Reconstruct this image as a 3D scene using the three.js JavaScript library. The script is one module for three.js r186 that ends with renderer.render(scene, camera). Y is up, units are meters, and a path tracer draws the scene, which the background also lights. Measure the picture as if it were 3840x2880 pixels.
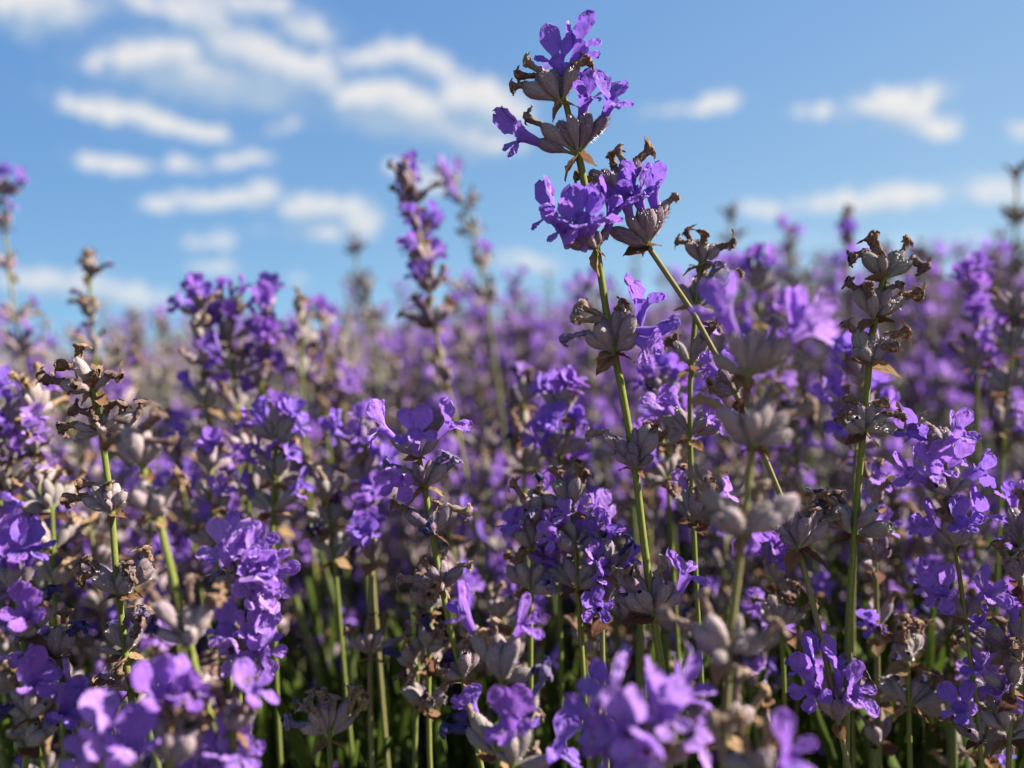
import * as THREE from 'three';
import { mergeGeometries } from 'three/addons/utils/BufferGeometryUtils.js';
import { createNoise2D, createNoise3D } from 'simplex-noise';

// ------------------------------------------------------------------ camera, sky, sun, exposure
const DEG = Math.PI / 180;
const EYE = 0.60, FOCUS = 0.148, FPX = 3840 / 1.33;            // FPX: pixels of the photograph per unit of slope
const scene = new THREE.Scene();
const camera = new THREE.PerspectiveCamera(2 * Math.atan(1440 / FPX) / DEG, 4 / 3, 0.004, 900);
camera.rotation.order = 'YXZ';
camera.rotation.set(-5.0 * DEG, 0, -5.0 * DEG);
camera.position.set(0, EYE, 0);
camera.focus = FOCUS; camera.userData.fStop = 7.4;
camera.updateMatrixWorld(true); camera.updateProjectionMatrix();
scene.add(camera);
const renderer = new THREE.WebGLRenderer({ antialias: true });
renderer.toneMapping = THREE.LinearToneMapping;
renderer.toneMappingExposure = 4.0;
renderer.shadowMap.enabled = true;

const SUN_AZ = 82 * DEG, SUN_EL = 33 * DEG;
const sunDir = new THREE.Vector3(Math.sin(SUN_AZ) * Math.cos(SUN_EL), Math.sin(SUN_EL), -Math.cos(SUN_AZ) * Math.cos(SUN_EL));
const sun = new THREE.DirectionalLight(new THREE.Color().setRGB(1.0, 0.90, 0.79), 5.0);
sun.position.copy(sunDir).multiplyScalar(3).add(new THREE.Vector3(0, 0.5, -0.5));
sun.target.position.set(0, 0.5, -0.5);
sun.castShadow = true; sun.shadow.mapSize.set(4096, 4096);
Object.assign(sun.shadow.camera, { left: -1.5, right: 1.5, top: 1.5, bottom: -1.5, near: 0.1, far: 8 });
scene.add(sun, sun.target);

// ------------------------------------------------------------------ random numbers, pixel -> place
function rng(seed) {
  let s = seed | 0;
  return () => { s = (s + 0x6d2b79f5) | 0; let t = Math.imul(s ^ (s >>> 15), 1 | s); t = (t + Math.imul(t ^ (t >>> 7), 61 | t)) ^ t; return ((t ^ (t >>> 14)) >>> 0) / 4294967296; };
}
let R = rng(11);
const rr = (a, b) => a + (b - a) * R();
const gauss = () => (R() + R() + R() + R() - 2) * 0.87 * 1.0;
const pick = (a) => a[Math.floor(R() * a.length) % a.length];
const V3 = (x, y, z) => new THREE.Vector3(x, y, z);
const at = (x, y, d) => V3((x - 1920) / FPX * d, (1440 - y) / FPX * d, -d).applyMatrix4(camera.matrixWorld);
const camInv = camera.matrixWorld.clone().invert();
const toPx = (p) => { const q = p.clone().applyMatrix4(camInv); return [1920 - q.x / q.z * FPX, 1440 + q.y / q.z * FPX, -q.z]; };
const SKY = 0.268;                                              // the sky's strength beside the sun's
const noise2 = createNoise2D(rng(5)), noise3 = createNoise3D(rng(6));
const fbm = (x, y, n = 4) => { let s = 0, a = 0.5; for (let i = 0; i < n; i++) { s += a * noise2(x, y); x = x * 2 + 17; y = y * 2 + 5; a *= 0.5; } return s; };

// ------------------------------------------------------------------ the sky: air and fair-weather clouds as a computed panorama
{
  const W = 3072, H = 1536, dens = new Float32Array(W * H), shade = new Float32Array(W * H);
  const blob = (az, el, sa, se, k, tilt = 0, buf = dens) => {            // az, el in radians; az 0 = -z, positive towards +x
    const ra = 2.6 * Math.max(sa, se) / Math.max(0.15, Math.cos(el)), re = 2.6 * Math.max(sa, se), ce = Math.cos(el), ct = Math.cos(tilt), st = Math.sin(tilt);
    const r0 = Math.max(0, Math.floor((el - re + Math.PI / 2) / Math.PI * H)), r1 = Math.min(H - 1, Math.ceil((el + re + Math.PI / 2) / Math.PI * H));
    for (let r = r0; r <= r1; r++) {
      const e = (r + 0.5) / H * Math.PI - Math.PI / 2;
      const c0 = Math.floor((az - ra) / (2 * Math.PI) * W), c1 = Math.ceil((az + ra) / (2 * Math.PI) * W);
      for (let c = c0; c <= c1; c++) {
        const a = (c + 0.5) / W * 2 * Math.PI;
        let u = (a - az) * ce, v = e - el;
        u += 0.008 * fbm(a * 34, e * 40 + 9, 3); v += 0.007 * fbm(a * 34 + 40, e * 40, 3);
        const p = (u * ct + v * st) / sa, q = (-u * st + v * ct) / se, g = Math.exp(-(p * p + q * q));
        buf[r * W + ((c % W) + W) % W] += k * g;
      }
    }
  };
  // clouds in view, read off the photograph in its 2212-wide view: x, y, half width, half height, strength, tilt
  const C = [
    [480, 150, 230, 62, .34, 0], [900, 225, 190, 60, .30, 0], [330, 255, 170, 36, .22, -.1], [500, 40, 160, 40, .22, 0], [1900, 250, 110, 36, .2, -.2], [1850, 440, 150, 30, .18, 0],
    [70, 20, 60, 26, 1.0, 0], [40, 50, 34, 22, .5, 0], [120, 5, 60, 18, .7, 0], [330, 10, 80, 16, .45, 0], [440, 35, 60, 26, .5, -.2], [560, 10, 70, 18, .6, 0],
    [380, 112, 48, 24, 1.1, .1], [310, 130, 60, 20, .7, .1], [250, 140, 40, 14, .4, 0], [520, 105, 60, 24, 1.05, -.25], [620, 140, 60, 26, 1.1, -.3], [690, 150, 34, 24, .8, 0], [670, 70, 40, 20, .75, 0],
    [420, 175, 110, 24, .9, 0], [560, 175, 90, 22, .7, 0], [500, 215, 90, 20, .45, 0], [590, 215, 34, 18, .5, .4],
    [190, 240, 46, 13, .55, -.25], [280, 243, 60, 17, .8, -.12], [370, 270, 60, 13, .75, -.2], [450, 288, 42, 10, .85, -.1], [620, 270, 40, 14, .3, .5],
    [850, 115, 46, 20, .8, .1], [920, 135, 44, 20, .7, -.3], [790, 130, 36, 14, .6, 0], [980, 160, 30, 14, .3, -.4],
    [820, 210, 60, 24, 1.15, .1], [770, 230, 38, 20, .7, 0], [900, 240, 70, 24, .9, -.2], [1010, 215, 66, 26, 1.0, 0], [1080, 240, 50, 30, .8, -.3], [960, 275, 110, 18, .6, 0], [1000, 292, 70, 14, .7, .1], [1060, 320, 60, 22, .7, .1], [850, 270, 80, 20, .5, 0],
    [220, 352, 44, 14, .75, 0], [290, 360, 44, 11, .65, 0], [400, 355, 32, 14, .7, 0], [500, 350, 30, 14, .65, .2], [560, 340, 30, 12, .6, .1],
    [340, 442, 30, 13, .6, 0], [430, 436, 54, 16, .85, .1], [495, 430, 26, 14, .6, .2], [560, 425, 28, 22, .8, .6],
    [655, 450, 34, 24, .95, 0], [730, 450, 54, 18, .8, 0], [770, 480, 26, 34, .8, 0], [700, 500, 60, 16, .75, 0], [720, 510, 40, 12, .5, 0],
    [450, 522, 46, 16, .5, 0], [460, 577, 50, 14, .5, 0], [640, 605, 26, 10, .3, 0], [560, 500, 60, 12, .2, 0],
    [120, 615, 80, 20, .55, .1], [230, 630, 90, 20, .55, -.12], [310, 645, 60, 14, .4, 0], [60, 600, 50, 16, .35, 0],
    [870, 365, 30, 14, .6, 0], [930, 400, 40, 22, .7, .2], [1120, 560, 40, 20, .55, 0], [1180, 575, 40, 16, .4, 0],
    [1540, 228, 44, 16, .75, .2], [1440, 238, 60, 9, .4, .05], [1750, 240, 36, 11, .45, -.1], [1960, 215, 62, 17, .8, .12], [1940, 240, 50, 20, .75, -.4], [2020, 280, 36, 14, .7, -.1], [1900, 215, 40, 10, .4, .1], [2205, 280, 20, 12, .5, 0],
    [1640, 455, 44, 16, .55, -.15], [1790, 440, 60, 14, .6, .05], [1900, 430, 80, 15, .7, .03], [1990, 420, 40, 14, .5, 0], [1900, 455, 60, 12, .4, 0], [2160, 405, 60, 16, .45, -.2], [2140, 430, 40, 16, .35, -.3], [1700, 520, 120, 12, .2, 0], [2000, 520, 140, 14, .25, 0],
  ];
  const rp = rng(31);
  for (const [x, y, w, h, k, t] of C) {
    const d = at(x * 1.736, y * 1.736, 1).sub(camera.position).normalize();
    const s = 1.736 / FPX;
    blob(Math.atan2(d.x, -d.z), Math.asin(d.y), w * s * 1.08, h * s * 1.08, k * .85, t - 5.0 * DEG);
    const tt = t - 5 * DEG;
    for (let j = 0, n = h > 35 ? 0 : Math.round(3 + w / Math.max(9, h)); j < n; j++) {       // billows along its crest
      const u = (rp() - .5) * 1.7 * w * s, v = (rp() - .35) * .9 * h * s, z = h * s * (.42 + .45 * rp());
      blob(Math.atan2(d.x, -d.z) + (u * Math.cos(tt) - v * Math.sin(tt)), Math.asin(d.y) + u * Math.sin(tt) + v * Math.cos(tt), z * 1.25, z, k * (.3 + .45 * rp()), tt);
    }
    if (h > 17 && h < 35) blob(Math.atan2(d.x, -d.z), Math.asin(d.y) - .75 * h * s, w * s * .85, h * s * .6, .7, tt, shade);
  }
  for (const [x, y, w, h, k] of [[420, 185, 130, 17, .8], [560, 182, 90, 15, .8], [500, 212, 90, 16, .6], [870, 268, 120, 15, .6], [820, 258, 70, 10, .5], [330, 160, 60, 12, .4], [560, 60, 120, 30, .35], [700, 515, 60, 10, .3]]) {   // their flat shaded bases
    const d = at(x * 1.736, y * 1.736, 1).sub(camera.position).normalize(), s = 1.736 / FPX;
    blob(Math.atan2(d.x, -d.z), Math.asin(d.y), w * s, h * s, k, -5.0 * DEG, shade);
  }
  const r2 = rng(77);
  for (let i = 0; i < 210; i++) {                               // the same kind of cloud all round
    const az = (r2() * 2 - 1) * Math.PI, el = (3 + 62 * r2() * r2()) * DEG, n = 2 + Math.floor(r2() * 5), size = 0.05 + 0.09 * Math.sin(el);
    const d = V3(Math.sin(az) * Math.cos(el), Math.sin(el), -Math.cos(az) * Math.cos(el)).add(camera.position), p = toPx(d);
    if (p[2] > 0 && p[0] > -500 && p[0] < 4340 && p[1] > -420 && p[1] < 2000) { for (let j = 0; j < 6; j++) r2(); continue; }
    for (let j = 0; j < n; j++) blob(az + (r2() - .5) * size * 4, el + (r2() - .5) * size, size * (.5 + r2()), size * (.15 + .25 * r2()), .35 + .6 * r2());
  }
  const data = new Float32Array(W * H * 4), mix = (a, b, t) => a + (b - a) * t, sm = (a, b, x) => { const t = Math.min(1, Math.max(0, (x - a) / (b - a))); return t * t * (3 - 2 * t); };
  const D = (r, c) => dens[Math.min(H - 1, Math.max(0, r)) * W + ((c % W) + W) % W];
  for (let r = 0; r < H; r++) {
    const el = (r + 0.5) / H * Math.PI - Math.PI / 2, up = Math.max(0, Math.sin(el));
    for (let c = 0; c < W; c++) {
      const az = (c + 0.5) / W * 2 * Math.PI, dx = Math.sin(az) * Math.cos(el), dz = -Math.cos(az) * Math.cos(el);
      const mu = dx * sunDir.x + Math.sin(el) * sunDir.y + dz * sunDir.z;
      const glow = Math.pow(Math.max(0, mu * .5 + .5), 3), hz = Math.exp(-up * 3.1), hz2 = Math.exp(-up * 16);
      // clear air: deep blue overhead and away from the sun, pale at the horizon and towards the sun
      const b = [0.038 + 0.125 * glow, 0.165 + 0.18 * glow, 0.52 + 0.19 * glow];
      const h = [0.31 + 0.27 * glow, 0.58 + 0.20 * glow, 0.83 + 0.06 * glow];
      const k = Math.min(1, 0.86 * hz + 0.12 * hz2);
      let o = [0, 1, 2].map((i) => mix(b[i], h[i], k));
      const n = fbm(az * 34, el * 44, 4), q = D(r, c) * (1 + 1.1 * n), cover = 1 - Math.exp(-2.7 * Math.pow(Math.max(0, q), 1.7));
      if (cover > 0.002) {
        const lit = sm(-0.30, 0.34, D(r, c) * (1 + .25 * n) - D(r + 10, c + 8) * 1.0 + .06 * n) * (1 - .85 * Math.min(1, shade[r * W + c]));
        const white = [0.80 + 0.10 * glow, 0.79 + 0.06 * glow, 0.79], grey = [mix(0.36, h[0], .2), mix(0.46, h[1], .2), mix(0.62, h[2], .2)];
        const far = Math.exp(-Math.max(0, up) * 9) * .30;
        for (let i = 0; i < 3; i++) o[i] = mix(o[i], mix(mix(grey[i], white[i], lit), h[i], far), Math.min(.96, cover));
      }
      const j = (r * W + ((c + Math.round(W * 0.25)) % W)) * 4;   // direction of column: u = atan2(z, x) / 2pi + 1/2
      for (let i = 0; i < 3; i++) data[j + i] = o[i] * SKY; data[j + 3] = 1;
    }
  }
  const tex = new THREE.DataTexture(data, W, H, THREE.RGBAFormat, THREE.FloatType);
  tex.mapping = THREE.EquirectangularReflectionMapping; tex.magFilter = THREE.LinearFilter; tex.minFilter = THREE.LinearFilter; tex.needsUpdate = true;
  scene.background = tex; scene.environment = tex; scene.environmentIntensity = 1; scene.backgroundIntensity = 1;
}

// ------------------------------------------------------------------ materials: pigment, veins and down only
const toS = (x) => { x = Math.min(1, Math.max(0, x)); return Math.round(255 * (x <= 0.0031308 ? 12.92 * x : 1.055 * Math.pow(x, 1 / 2.4) - 0.055)); };
function tex(w, h, fn, linear) {
  const d = new Uint8Array(w * h * 4);
  for (let y = 0; y < h; y++) for (let x = 0; x < w; x++) {
    const c = fn((x + .5) / w, (y + .5) / h), j = (y * w + x) * 4;
    for (let i = 0; i < 3; i++) d[j + i] = linear ? Math.round(255 * Math.min(1, Math.max(0, c[i]))) : toS(c[i]);
    d[j + 3] = 255;
  }
  const t = new THREE.DataTexture(d, w, h); t.wrapS = t.wrapT = THREE.RepeatWrapping; t.magFilter = THREE.LinearFilter; t.minFilter = THREE.LinearMipmapLinearFilter; t.generateMipmaps = true;
  if (!linear) t.colorSpace = THREE.SRGBColorSpace;
  t.needsUpdate = true; return t;
}
const lerp = (a, b, t) => a + (b - a) * t, clamp01 = (t) => Math.min(1, Math.max(0, t));
const smooth = (a, b, x) => { const t = clamp01((x - a) / (b - a)); return t * t * (3 - 2 * t); };
const rib = (u, n) => 0.5 + 0.5 * Math.cos(u * n * 2 * Math.PI);
// calyx: ribbed, downy; yellow-green where it meets the stem, mauve-grey towards the mouth
const calyxMap = (top, foot, spot) => tex(96, 128, (u, v) => {
  const cx = Math.cos(u * 6.283) * 2, cz = Math.sin(u * 6.283) * 2, k = smooth(-0.02, 0.30, v + 0.10 * noise3(cx, cz, v * 3)), g = rib(u, 11), n = noise3(cx * 7, cz * 7, v * 14), m = noise3(cx * 2, cz * 2, v * 3 + 7);
  return [0, 1, 2].map((i) => { let c = lerp(foot[i], top[i], k); c = lerp(c, spot[i], clamp01(.4 + 1.1 * m) * k * .85); return c * (0.91 + 0.13 * Math.pow(g, .6)) * (1 + 0.30 * n) * [.655, .66, .73][i]; });
});
const calyxBump = tex(96, 128, (u, v) => { const x = rib(u, 11) * .5 + .5 * clamp01(.5 + .5 * noise3(Math.cos(u * 6.283) * 14, Math.sin(u * 6.283) * 14, v * 26)); return [x, x, x]; }, true);
const downy = (o) => new THREE.MeshPhysicalMaterial({ roughness: 0.85, sheen: 1, sheenRoughness: 0.55, sheenColor: new THREE.Color().setRGB(0.75, 0.70, 0.68), side: THREE.DoubleSide, specularIntensity: .05, ...o });
const CALYX = [
  [[.275, .205, .220], [.36, .36, .15], [.340, .285, .255]],
  [[.300, .260, .215], [.36, .37, .14], [.265, .195, .210]],
  [[.180, .115, .160], [.30, .29, .12], [.275, .225, .225]],
  [[.385, .320, .285], [.40, .39, .18], [.300, .225, .235]],
  [[.250, .230, .190], [.33, .35, .14], [.310, .260, .240]],
].map(([a, b, c], i) => downy({ name: 'calyx_' + i, map: calyxMap(a, b, c), bumpMap: calyxBump, bumpScale: 0.000028 }));
// petal: thin, translucent, with darker veins fanning out
const petalMap = (pale, deep) => tex(96, 96, (u, v) => {
  const w = (u - .5) * (1.35 - .55 * v), a = Math.abs(noise2(w * 17 + 3, v * 2.2 + 9)), vein = smooth(.15, .0, a) * .85, n = noise2(u * 9, v * 9) * .5 + .5 * noise2(u * 30, v * 30);
  const throat = smooth(.34, .0, v);
  return [0, 1, 2].map((i) => lerp(lerp(pale[i], deep[i], clamp01(vein + .22 + .22 * n)), pale[i] * .7 + .22, throat * .35) * .67);
});
const petalBump = tex(96, 96, (u, v) => { const w = (u - .5) * (1.35 - .55 * v), x = .5 + .32 * noise2(w * 8, v * 3) + .2 * noise2(u * 22, v * 22); return [x, x, x]; }, true);
const PETAL = [
  [[.50, .255, .90], [.24, .09, .58]], [[.38, .20, .86], [.16, .065, .50]], [[.62, .37, .93], [.34, .15, .66]], [[.45, .20, .82], [.20, .06, .46]],
].map(([a, b], i) => new THREE.MeshPhysicalMaterial({ name: 'petal_' + i, map: petalMap(a, b), bumpMap: petalBump, bumpScale: 0.00007, roughness: 0.92, transmission: 0.5, thickness: 0, side: THREE.DoubleSide, specularIntensity: .3 }));
const dryMap = (a, b) => tex(64, 64, (u, v) => { const n = clamp01(.5 + .5 * noise2(u * 9, v * 4) + .35 * noise2(u * 30, v * 14)); return [0, 1, 2].map((i) => lerp(a[i], b[i], n) * .55); });
const dryBump = tex(64, 64, (u, v) => { const x = .5 + .4 * noise2(u * 14, v * 5) + .15 * noise2(u * 40, v * 30); return [x, x, x]; }, true);
const DRY = [[[.14, .075, .05], [.42, .28, .19]], [[.20, .14, .11], [.46, .35, .27]], [[.11, .065, .06], [.30, .21, .18]], [[.25, .15, .08], [.54, .38, .23]]]
  .map(([a, b], i) => new THREE.MeshPhysicalMaterial({ name: 'withered_' + i, map: dryMap(a, b), bumpMap: dryBump, bumpScale: 0.00009, roughness: 0.95, specularIntensity: .12, transmission: 0.14, thickness: 0, sheen: .5, sheenRoughness: .5, sheenColor: new THREE.Color(.5, .45, .42), side: THREE.DoubleSide }));
const NAVY = [[[.035, .035, .12], [.11, .10, .28]], [[.14, .10, .24], [.40, .34, .52]]]
  .map(([a, b], i) => new THREE.MeshPhysicalMaterial({ name: 'faded_' + i, map: dryMap(a, b), bumpMap: dryBump, bumpScale: 0.00009, roughness: 0.95, specularIntensity: .12, transmission: 0.2, thickness: 0, side: THREE.DoubleSide }));
const bractMap = (a, b, c) => tex(64, 64, (u, v) => { const w = Math.abs(u - .5), vein = smooth(.2, .02, Math.abs(((w * 9 - v * 3.2) % 1 + 1) % 1 - .5)) * .7 + smooth(.05, 0, w), n = .5 + .5 * noise2(u * 6, v * 6); return [0, 1, 2].map((i) => lerp(lerp(a[i], c[i], n * .6), b[i], clamp01(vein)) * .6); });
const BRACT = [bractMap([.33, .185, .095], [.15, .075, .045], [.25, .135, .075]), bractMap([.45, .31, .17], [.22, .13, .07], [.36, .24, .12]), bractMap([.16, .075, .05], [.07, .035, .025], [.24, .11, .06])]
  .map((map, i) => new THREE.MeshPhysicalMaterial({ name: 'bract_' + i, map, roughness: 0.95, specularIntensity: .15, transmission: 0.38, thickness: 0, side: THREE.DoubleSide }));
const stemMap = (a, b) => tex(64, 256, (u, v) => { const g = rib(u, 4), n = noise2(u * 10, v * 60), f = noise2(u * 40, v * 9); return [0, 1, 2].map((i) => lerp(a[i], b[i], clamp01(.5 + .5 * f)) * (.88 + .2 * g) * (1 + .15 * n) * .60); });
const STEM = [stemMap([.150, .190, .040], [.240, .265, .075]), stemMap([.120, .160, .035], [.20, .23, .065]), stemMap([.20, .20, .075], [.28, .26, .12])]
  .map((map, i) => downy({ name: 'stem_' + i, map, sheenColor: new THREE.Color().setRGB(.36, .38, .2), roughness: .75 }));
for (const m of STEM) { m.map = m.map; }

// ------------------------------------------------------------------ shared shapes, in millimetres, +y = along the axis
const MM = 0.001;
function sheet(nu, nv, fn, closed) {
  const P = [], U = [], I = [];
  for (let j = 0; j <= nv; j++) for (let i = 0; i <= nu; i++) { const p = fn(i / nu, j / nv); P.push(p[0], p[1], p[2]); U.push(i / nu, j / nv); }
  for (let j = 0; j < nv; j++) for (let i = 0; i < nu; i++) { const a = j * (nu + 1) + i, b = a + 1, c = a + nu + 1, d = c + 1; I.push(a, b, d, a, d, c); }
  const g = new THREE.BufferGeometry();
  g.setAttribute('position', new THREE.Float32BufferAttribute(P, 3)); g.setAttribute('uv', new THREE.Float32BufferAttribute(U, 2)); g.setIndex(I); g.computeVertexNormals();
  if (closed) {
    const n = g.attributes.normal;
    for (let j = 0; j <= nv; j++) { const a = j * (nu + 1), b = a + nu, x = n.getX(a) + n.getX(b), y = n.getY(a) + n.getY(b), z = n.getZ(a) + n.getZ(b), l = Math.hypot(x, y, z) || 1; n.setXYZ(a, x / l, y / l, z / l); n.setXYZ(b, x / l, y / l, z / l); }
  }
  return g;
}
const mul = (g, m) => g.clone().applyMatrix4(m);
// calyx of length 1 and greatest radius about 0.2: a pinched foot, a swollen body, a puckered mouth with teeth, and short hairs
function calyxShape(seed, nu, nv, hairs, closedTip) {
  const q = rng(seed), bend = (q() - .5) * .24, bend2 = (q() - .5) * .18, fat = .84 + .2 * q(), peak = .56 + .12 * q(), ph = q() * 9, out = [];
  const rad = (v) => {
    const body = Math.pow(Math.sin(Math.PI * Math.pow(Math.min(1, v * .93 + .035), Math.log(.5) / Math.log(peak))), .66) * .205 * fat;
    return closedTip ? Math.max(body * (v > .93 ? Math.sqrt(clamp01((1 - v) / .07)) : 1), v < .5 ? .045 : 0) : Math.max(body, v < .5 ? .045 : .07);
  };
  const f = (u, v) => {
    const a = u * 2 * Math.PI, lump = 1 + .045 * noise3(Math.cos(a) * 1.3 + ph, Math.sin(a) * 1.3, v * 3) * 2 + (nu > 14 ? .014 * Math.cos(a * 11) : 0);
    const tooth = v > .95 && !closedTip ? .025 * Math.max(0, Math.cos(a * 4 + ph)) : 0, r = rad(v) * lump;
    return [r * Math.cos(a) + bend * v * v * .5, v + tooth, r * Math.sin(a) + bend2 * v * v * .5];
  };
  const g = sheet(nu, nv, f, true); out.push(g);
  if (hairs) {
    const P = [], N = [], U = [], I = [];
    for (let h = 0; h < hairs; h++) {
      const u = q(), v = .06 + .92 * q(), p = V3(...f(u, v)), pu = V3(...f(u + .01, v)).sub(p).normalize(), pv = V3(...f(u, v + .01)).sub(p).normalize(), n = pv.clone().cross(pu).negate().normalize();
      if (n.x * (p.x) + n.z * (p.z) < 0) n.negate();
      const t = p.clone().addScaledVector(n, .05 + .06 * q()).addScaledVector(pv, .03 * q()).addScaledVector(pu, (q() - .5) * .05), w = pu.multiplyScalar(.0055), b = P.length / 3;
      for (const x of [p.clone().sub(w), p.clone().add(w), t]) { P.push(x.x, x.y, x.z); N.push(n.x, n.y, n.z); U.push(u, v); }
      I.push(b, b + 1, b + 2);
    }
    const hg = new THREE.BufferGeometry();
    hg.setAttribute('position', new THREE.Float32BufferAttribute(P, 3)); hg.setAttribute('normal', new THREE.Float32BufferAttribute(N, 3)); hg.setAttribute('uv', new THREE.Float32BufferAttribute(U, 2)); hg.setIndex(I);
    out.push(hg);
  }
  return out.length > 1 ? mergeGeometries(out) : g;
}
const CAL0 = [1, 2, 3, 4, 5, 6].map((s) => calyxShape(100 + s, 22, 12, 280, false)), BUD0 = [1, 2, 3].map((s) => calyxShape(140 + s, 22, 12, 280, true));
const CAL1 = [1, 2, 3, 4].map((s) => calyxShape(100 + s, 9, 7, 0, false)), BUD1 = [1, 2].map((s) => calyxShape(140 + s, 9, 7, 0, true));
const CAL2 = [1, 2].map((s) => calyxShape(100 + s, 6, 5, 0, true));
// one lobe of the flower: base at the origin, length 1, pointing along +y, upper face +z
function petalShape(seed, nu, nv, wide) {
  const q = rng(seed), c = q() * 9, notch = .04 + .07 * q(), cup = -.25 + .5 * q(), back = .1 + .35 * q(), skew = (q() - .5) * .25, fold = .12 + .14 * q();
  return sheet(nu, nv, (u, v) => {
    const s = u * 2 - 1, round = Math.sqrt(Math.max(0, 1 - Math.pow(clamp01((v - .52) / .48), 2.3))), w = wide * (.30 + .70 * smooth(0, .6, v)) * (.10 + .90 * round) * .5 * (1 + .06 * noise2(v * 5 + c, s > 0 ? 3 : 8));
    const y = v - notch * (1 - s * s * 1.4) * smooth(.7, 1, v) * .9 + .05 * noise2(s * 1.5 + c, 4) * v;
    const z = -cup * wide * s * s * .5 * v - back * v * v * .55 - fold * wide * .4 * (1 - Math.abs(s)) * (1 - v * .6) + .10 * v * noise2(s * 2.2 + c, v * 2.6) + .055 * v * noise2(s * 5 + c, v * 5 + 5);
    return [s * w + skew * v * v * .4, y, z];
  });
}
const PET0 = [1, 2, 3, 4, 5, 6].map((s) => petalShape(200 + s, 10, 11, .90)), PET1 = [1, 2, 3].map((s) => petalShape(200 + s, 4, 5, .9)), PET2 = [petalShape(203, 2, 2, 1)];
// corolla tube: from y = -1.4 inside the calyx to the throat at y = 2.6
const tubeShape = (nu, nv) => sheet(nu, nv, (u, v) => { const a = u * 6.2832, r = lerp(.62, .95, smooth(.2, .8, v)) + .55 * smooth(.78, 1, v), y = -1.4 + 4.0 * v; return [r * Math.cos(a) * 1.05, y + .25 * Math.sin(a) * smooth(.8, 1, v), r * Math.sin(a) * .9]; }, true);
const TUBE0 = tubeShape(12, 8), TUBE1 = tubeShape(6, 3);
// where the five lobes sit: [yaw from the upper side, x, z, length, tilt outwards from the axis, width]
const LOBES = [[-25, -.62, .85, 3.9, 34, 1.0], [25, .62, .85, 3.9, 34, 1.0], [-118, -1.0, -.25, 2.9, 66, .86], [118, 1.0, -.25, 2.9, 66, .86], [180, 0, -.95, 3.1, 70, .92]];
function lobeMatrix(L, q, big = 1) {
  const j = (k) => (q() - .5) * k, yaw = (L[0] + j(26)) * DEG, tilt = (L[4] + j(44)) * DEG, len = L[3] * (.88 + .3 * q()) * big;
  const out = V3(Math.sin(yaw), 0, Math.cos(yaw)), y = V3(0, Math.cos(tilt), 0).addScaledVector(out, Math.sin(tilt)), z = V3(0, Math.sin(tilt), 0).addScaledVector(out, -Math.cos(tilt)), x = y.clone().cross(z);
  const m = new THREE.Matrix4().makeBasis(x, y, z).multiply(new THREE.Matrix4().makeRotationY(j(50) * DEG)).scale(V3(len * L[5] * (.9 + .25 * q()), len, len));
  return m.setPosition(L[1], 2.35, L[2] * .85);
}
function floretShape(seed, pets, tube) {
  const q = rng(seed), g = [tube];
  for (const L of LOBES) g.push(mul(pets[Math.floor(q() * pets.length)], lobeMatrix(L, q)));
  return mergeGeometries(g);
}
const FLO1 = [1, 2, 3, 4, 5, 6].map((s) => floretShape(300 + s, PET1, TUBE1)), FLO2 = [1, 2].map((s) => floretShape(310 + s, PET2, tubeShape(4, 1)));
// withered flower of length 1: a shrunken, bent tube that ends in a crumpled knob with shrivelled flaps
function witheredShape(seed, nu, nv, flaps) {
  const q = rng(seed), bx = (q() - .5) * .9, bz = (q() - .5) * .9, c = q() * 20, g = [];
  const mid = (v) => [bx * v * v * .55, v - .12 * (bx * bx + bz * bz) * v * v, bz * v * v * .55];
  g.push(sheet(nu, nv, (u, v) => {
    const a = u * 6.2832, p = mid(v), knob = smooth(.55, .86, v) * (1 - .75 * smooth(.9, 1, v)), r = (.115 - .03 * v + .10 * knob) * (1 + .34 * noise3(Math.cos(a) * 1.2 + c, Math.sin(a) * 1.2, v * 5) + .22 * noise3(Math.cos(a) * 3 + c, Math.sin(a) * 3, v * 11));
    return [p[0] + r * Math.cos(a), p[1], p[2] + r * Math.sin(a)];
  }, true));
  for (let k = 0; k < flaps; k++) {
    const a = k / flaps * 6.28 + q() * 1.5, p = mid(.86), w = .16 + .12 * q(), l = .2 + .22 * q(), o = q() * 9;
    g.push(sheet(3, 3, (u, v) => { const s = (u - .5) * w * (1 - .4 * v), t = .06 + v * l; return [p[0] + Math.cos(a) * t - Math.sin(a) * s + .05 * noise2(u * 4 + o, v * 4), p[1] + v * .12 - v * v * .2 + .09 * noise2(u * 4 + o, v * 5 + 3), p[2] + Math.sin(a) * t + Math.cos(a) * s]; }));
  }
  return mergeGeometries(g);
}
const DRY0 = [1, 2, 3, 4, 5, 6, 7].map((s) => witheredShape(400 + s, 12, 14, 3)), DRY1 = [1, 2, 3].map((s) => witheredShape(400 + s, 5, 5, 2));
// bract: a papery pointed scale, length 1
function bractShape(seed, nu, nv) {
  const q = rng(seed), c = q() * 9, drop = .3 + .6 * q(), w0 = .62 + .25 * q();
  return sheet(nu, nv, (u, v) => { const s = u * 2 - 1, w = w0 * .5 * Math.pow(Math.sin(Math.PI * Math.min(1, Math.pow(v, .62) * .97 + .03)), .85) * (v > .8 ? 1 : 1) + .012; return [s * w, v, -drop * v * v * .5 + .22 * s * s * w0 * (1 - v) + .07 * noise2(s * 2.4 + c, v * 3) + .03 * noise2(s * 7 + c, v * 7)]; });
}
const BRA0 = [1, 2, 3, 4].map((s) => bractShape(500 + s, 6, 8)), BRA1 = [1, 2].map((s) => bractShape(500 + s, 2, 3));
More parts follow.
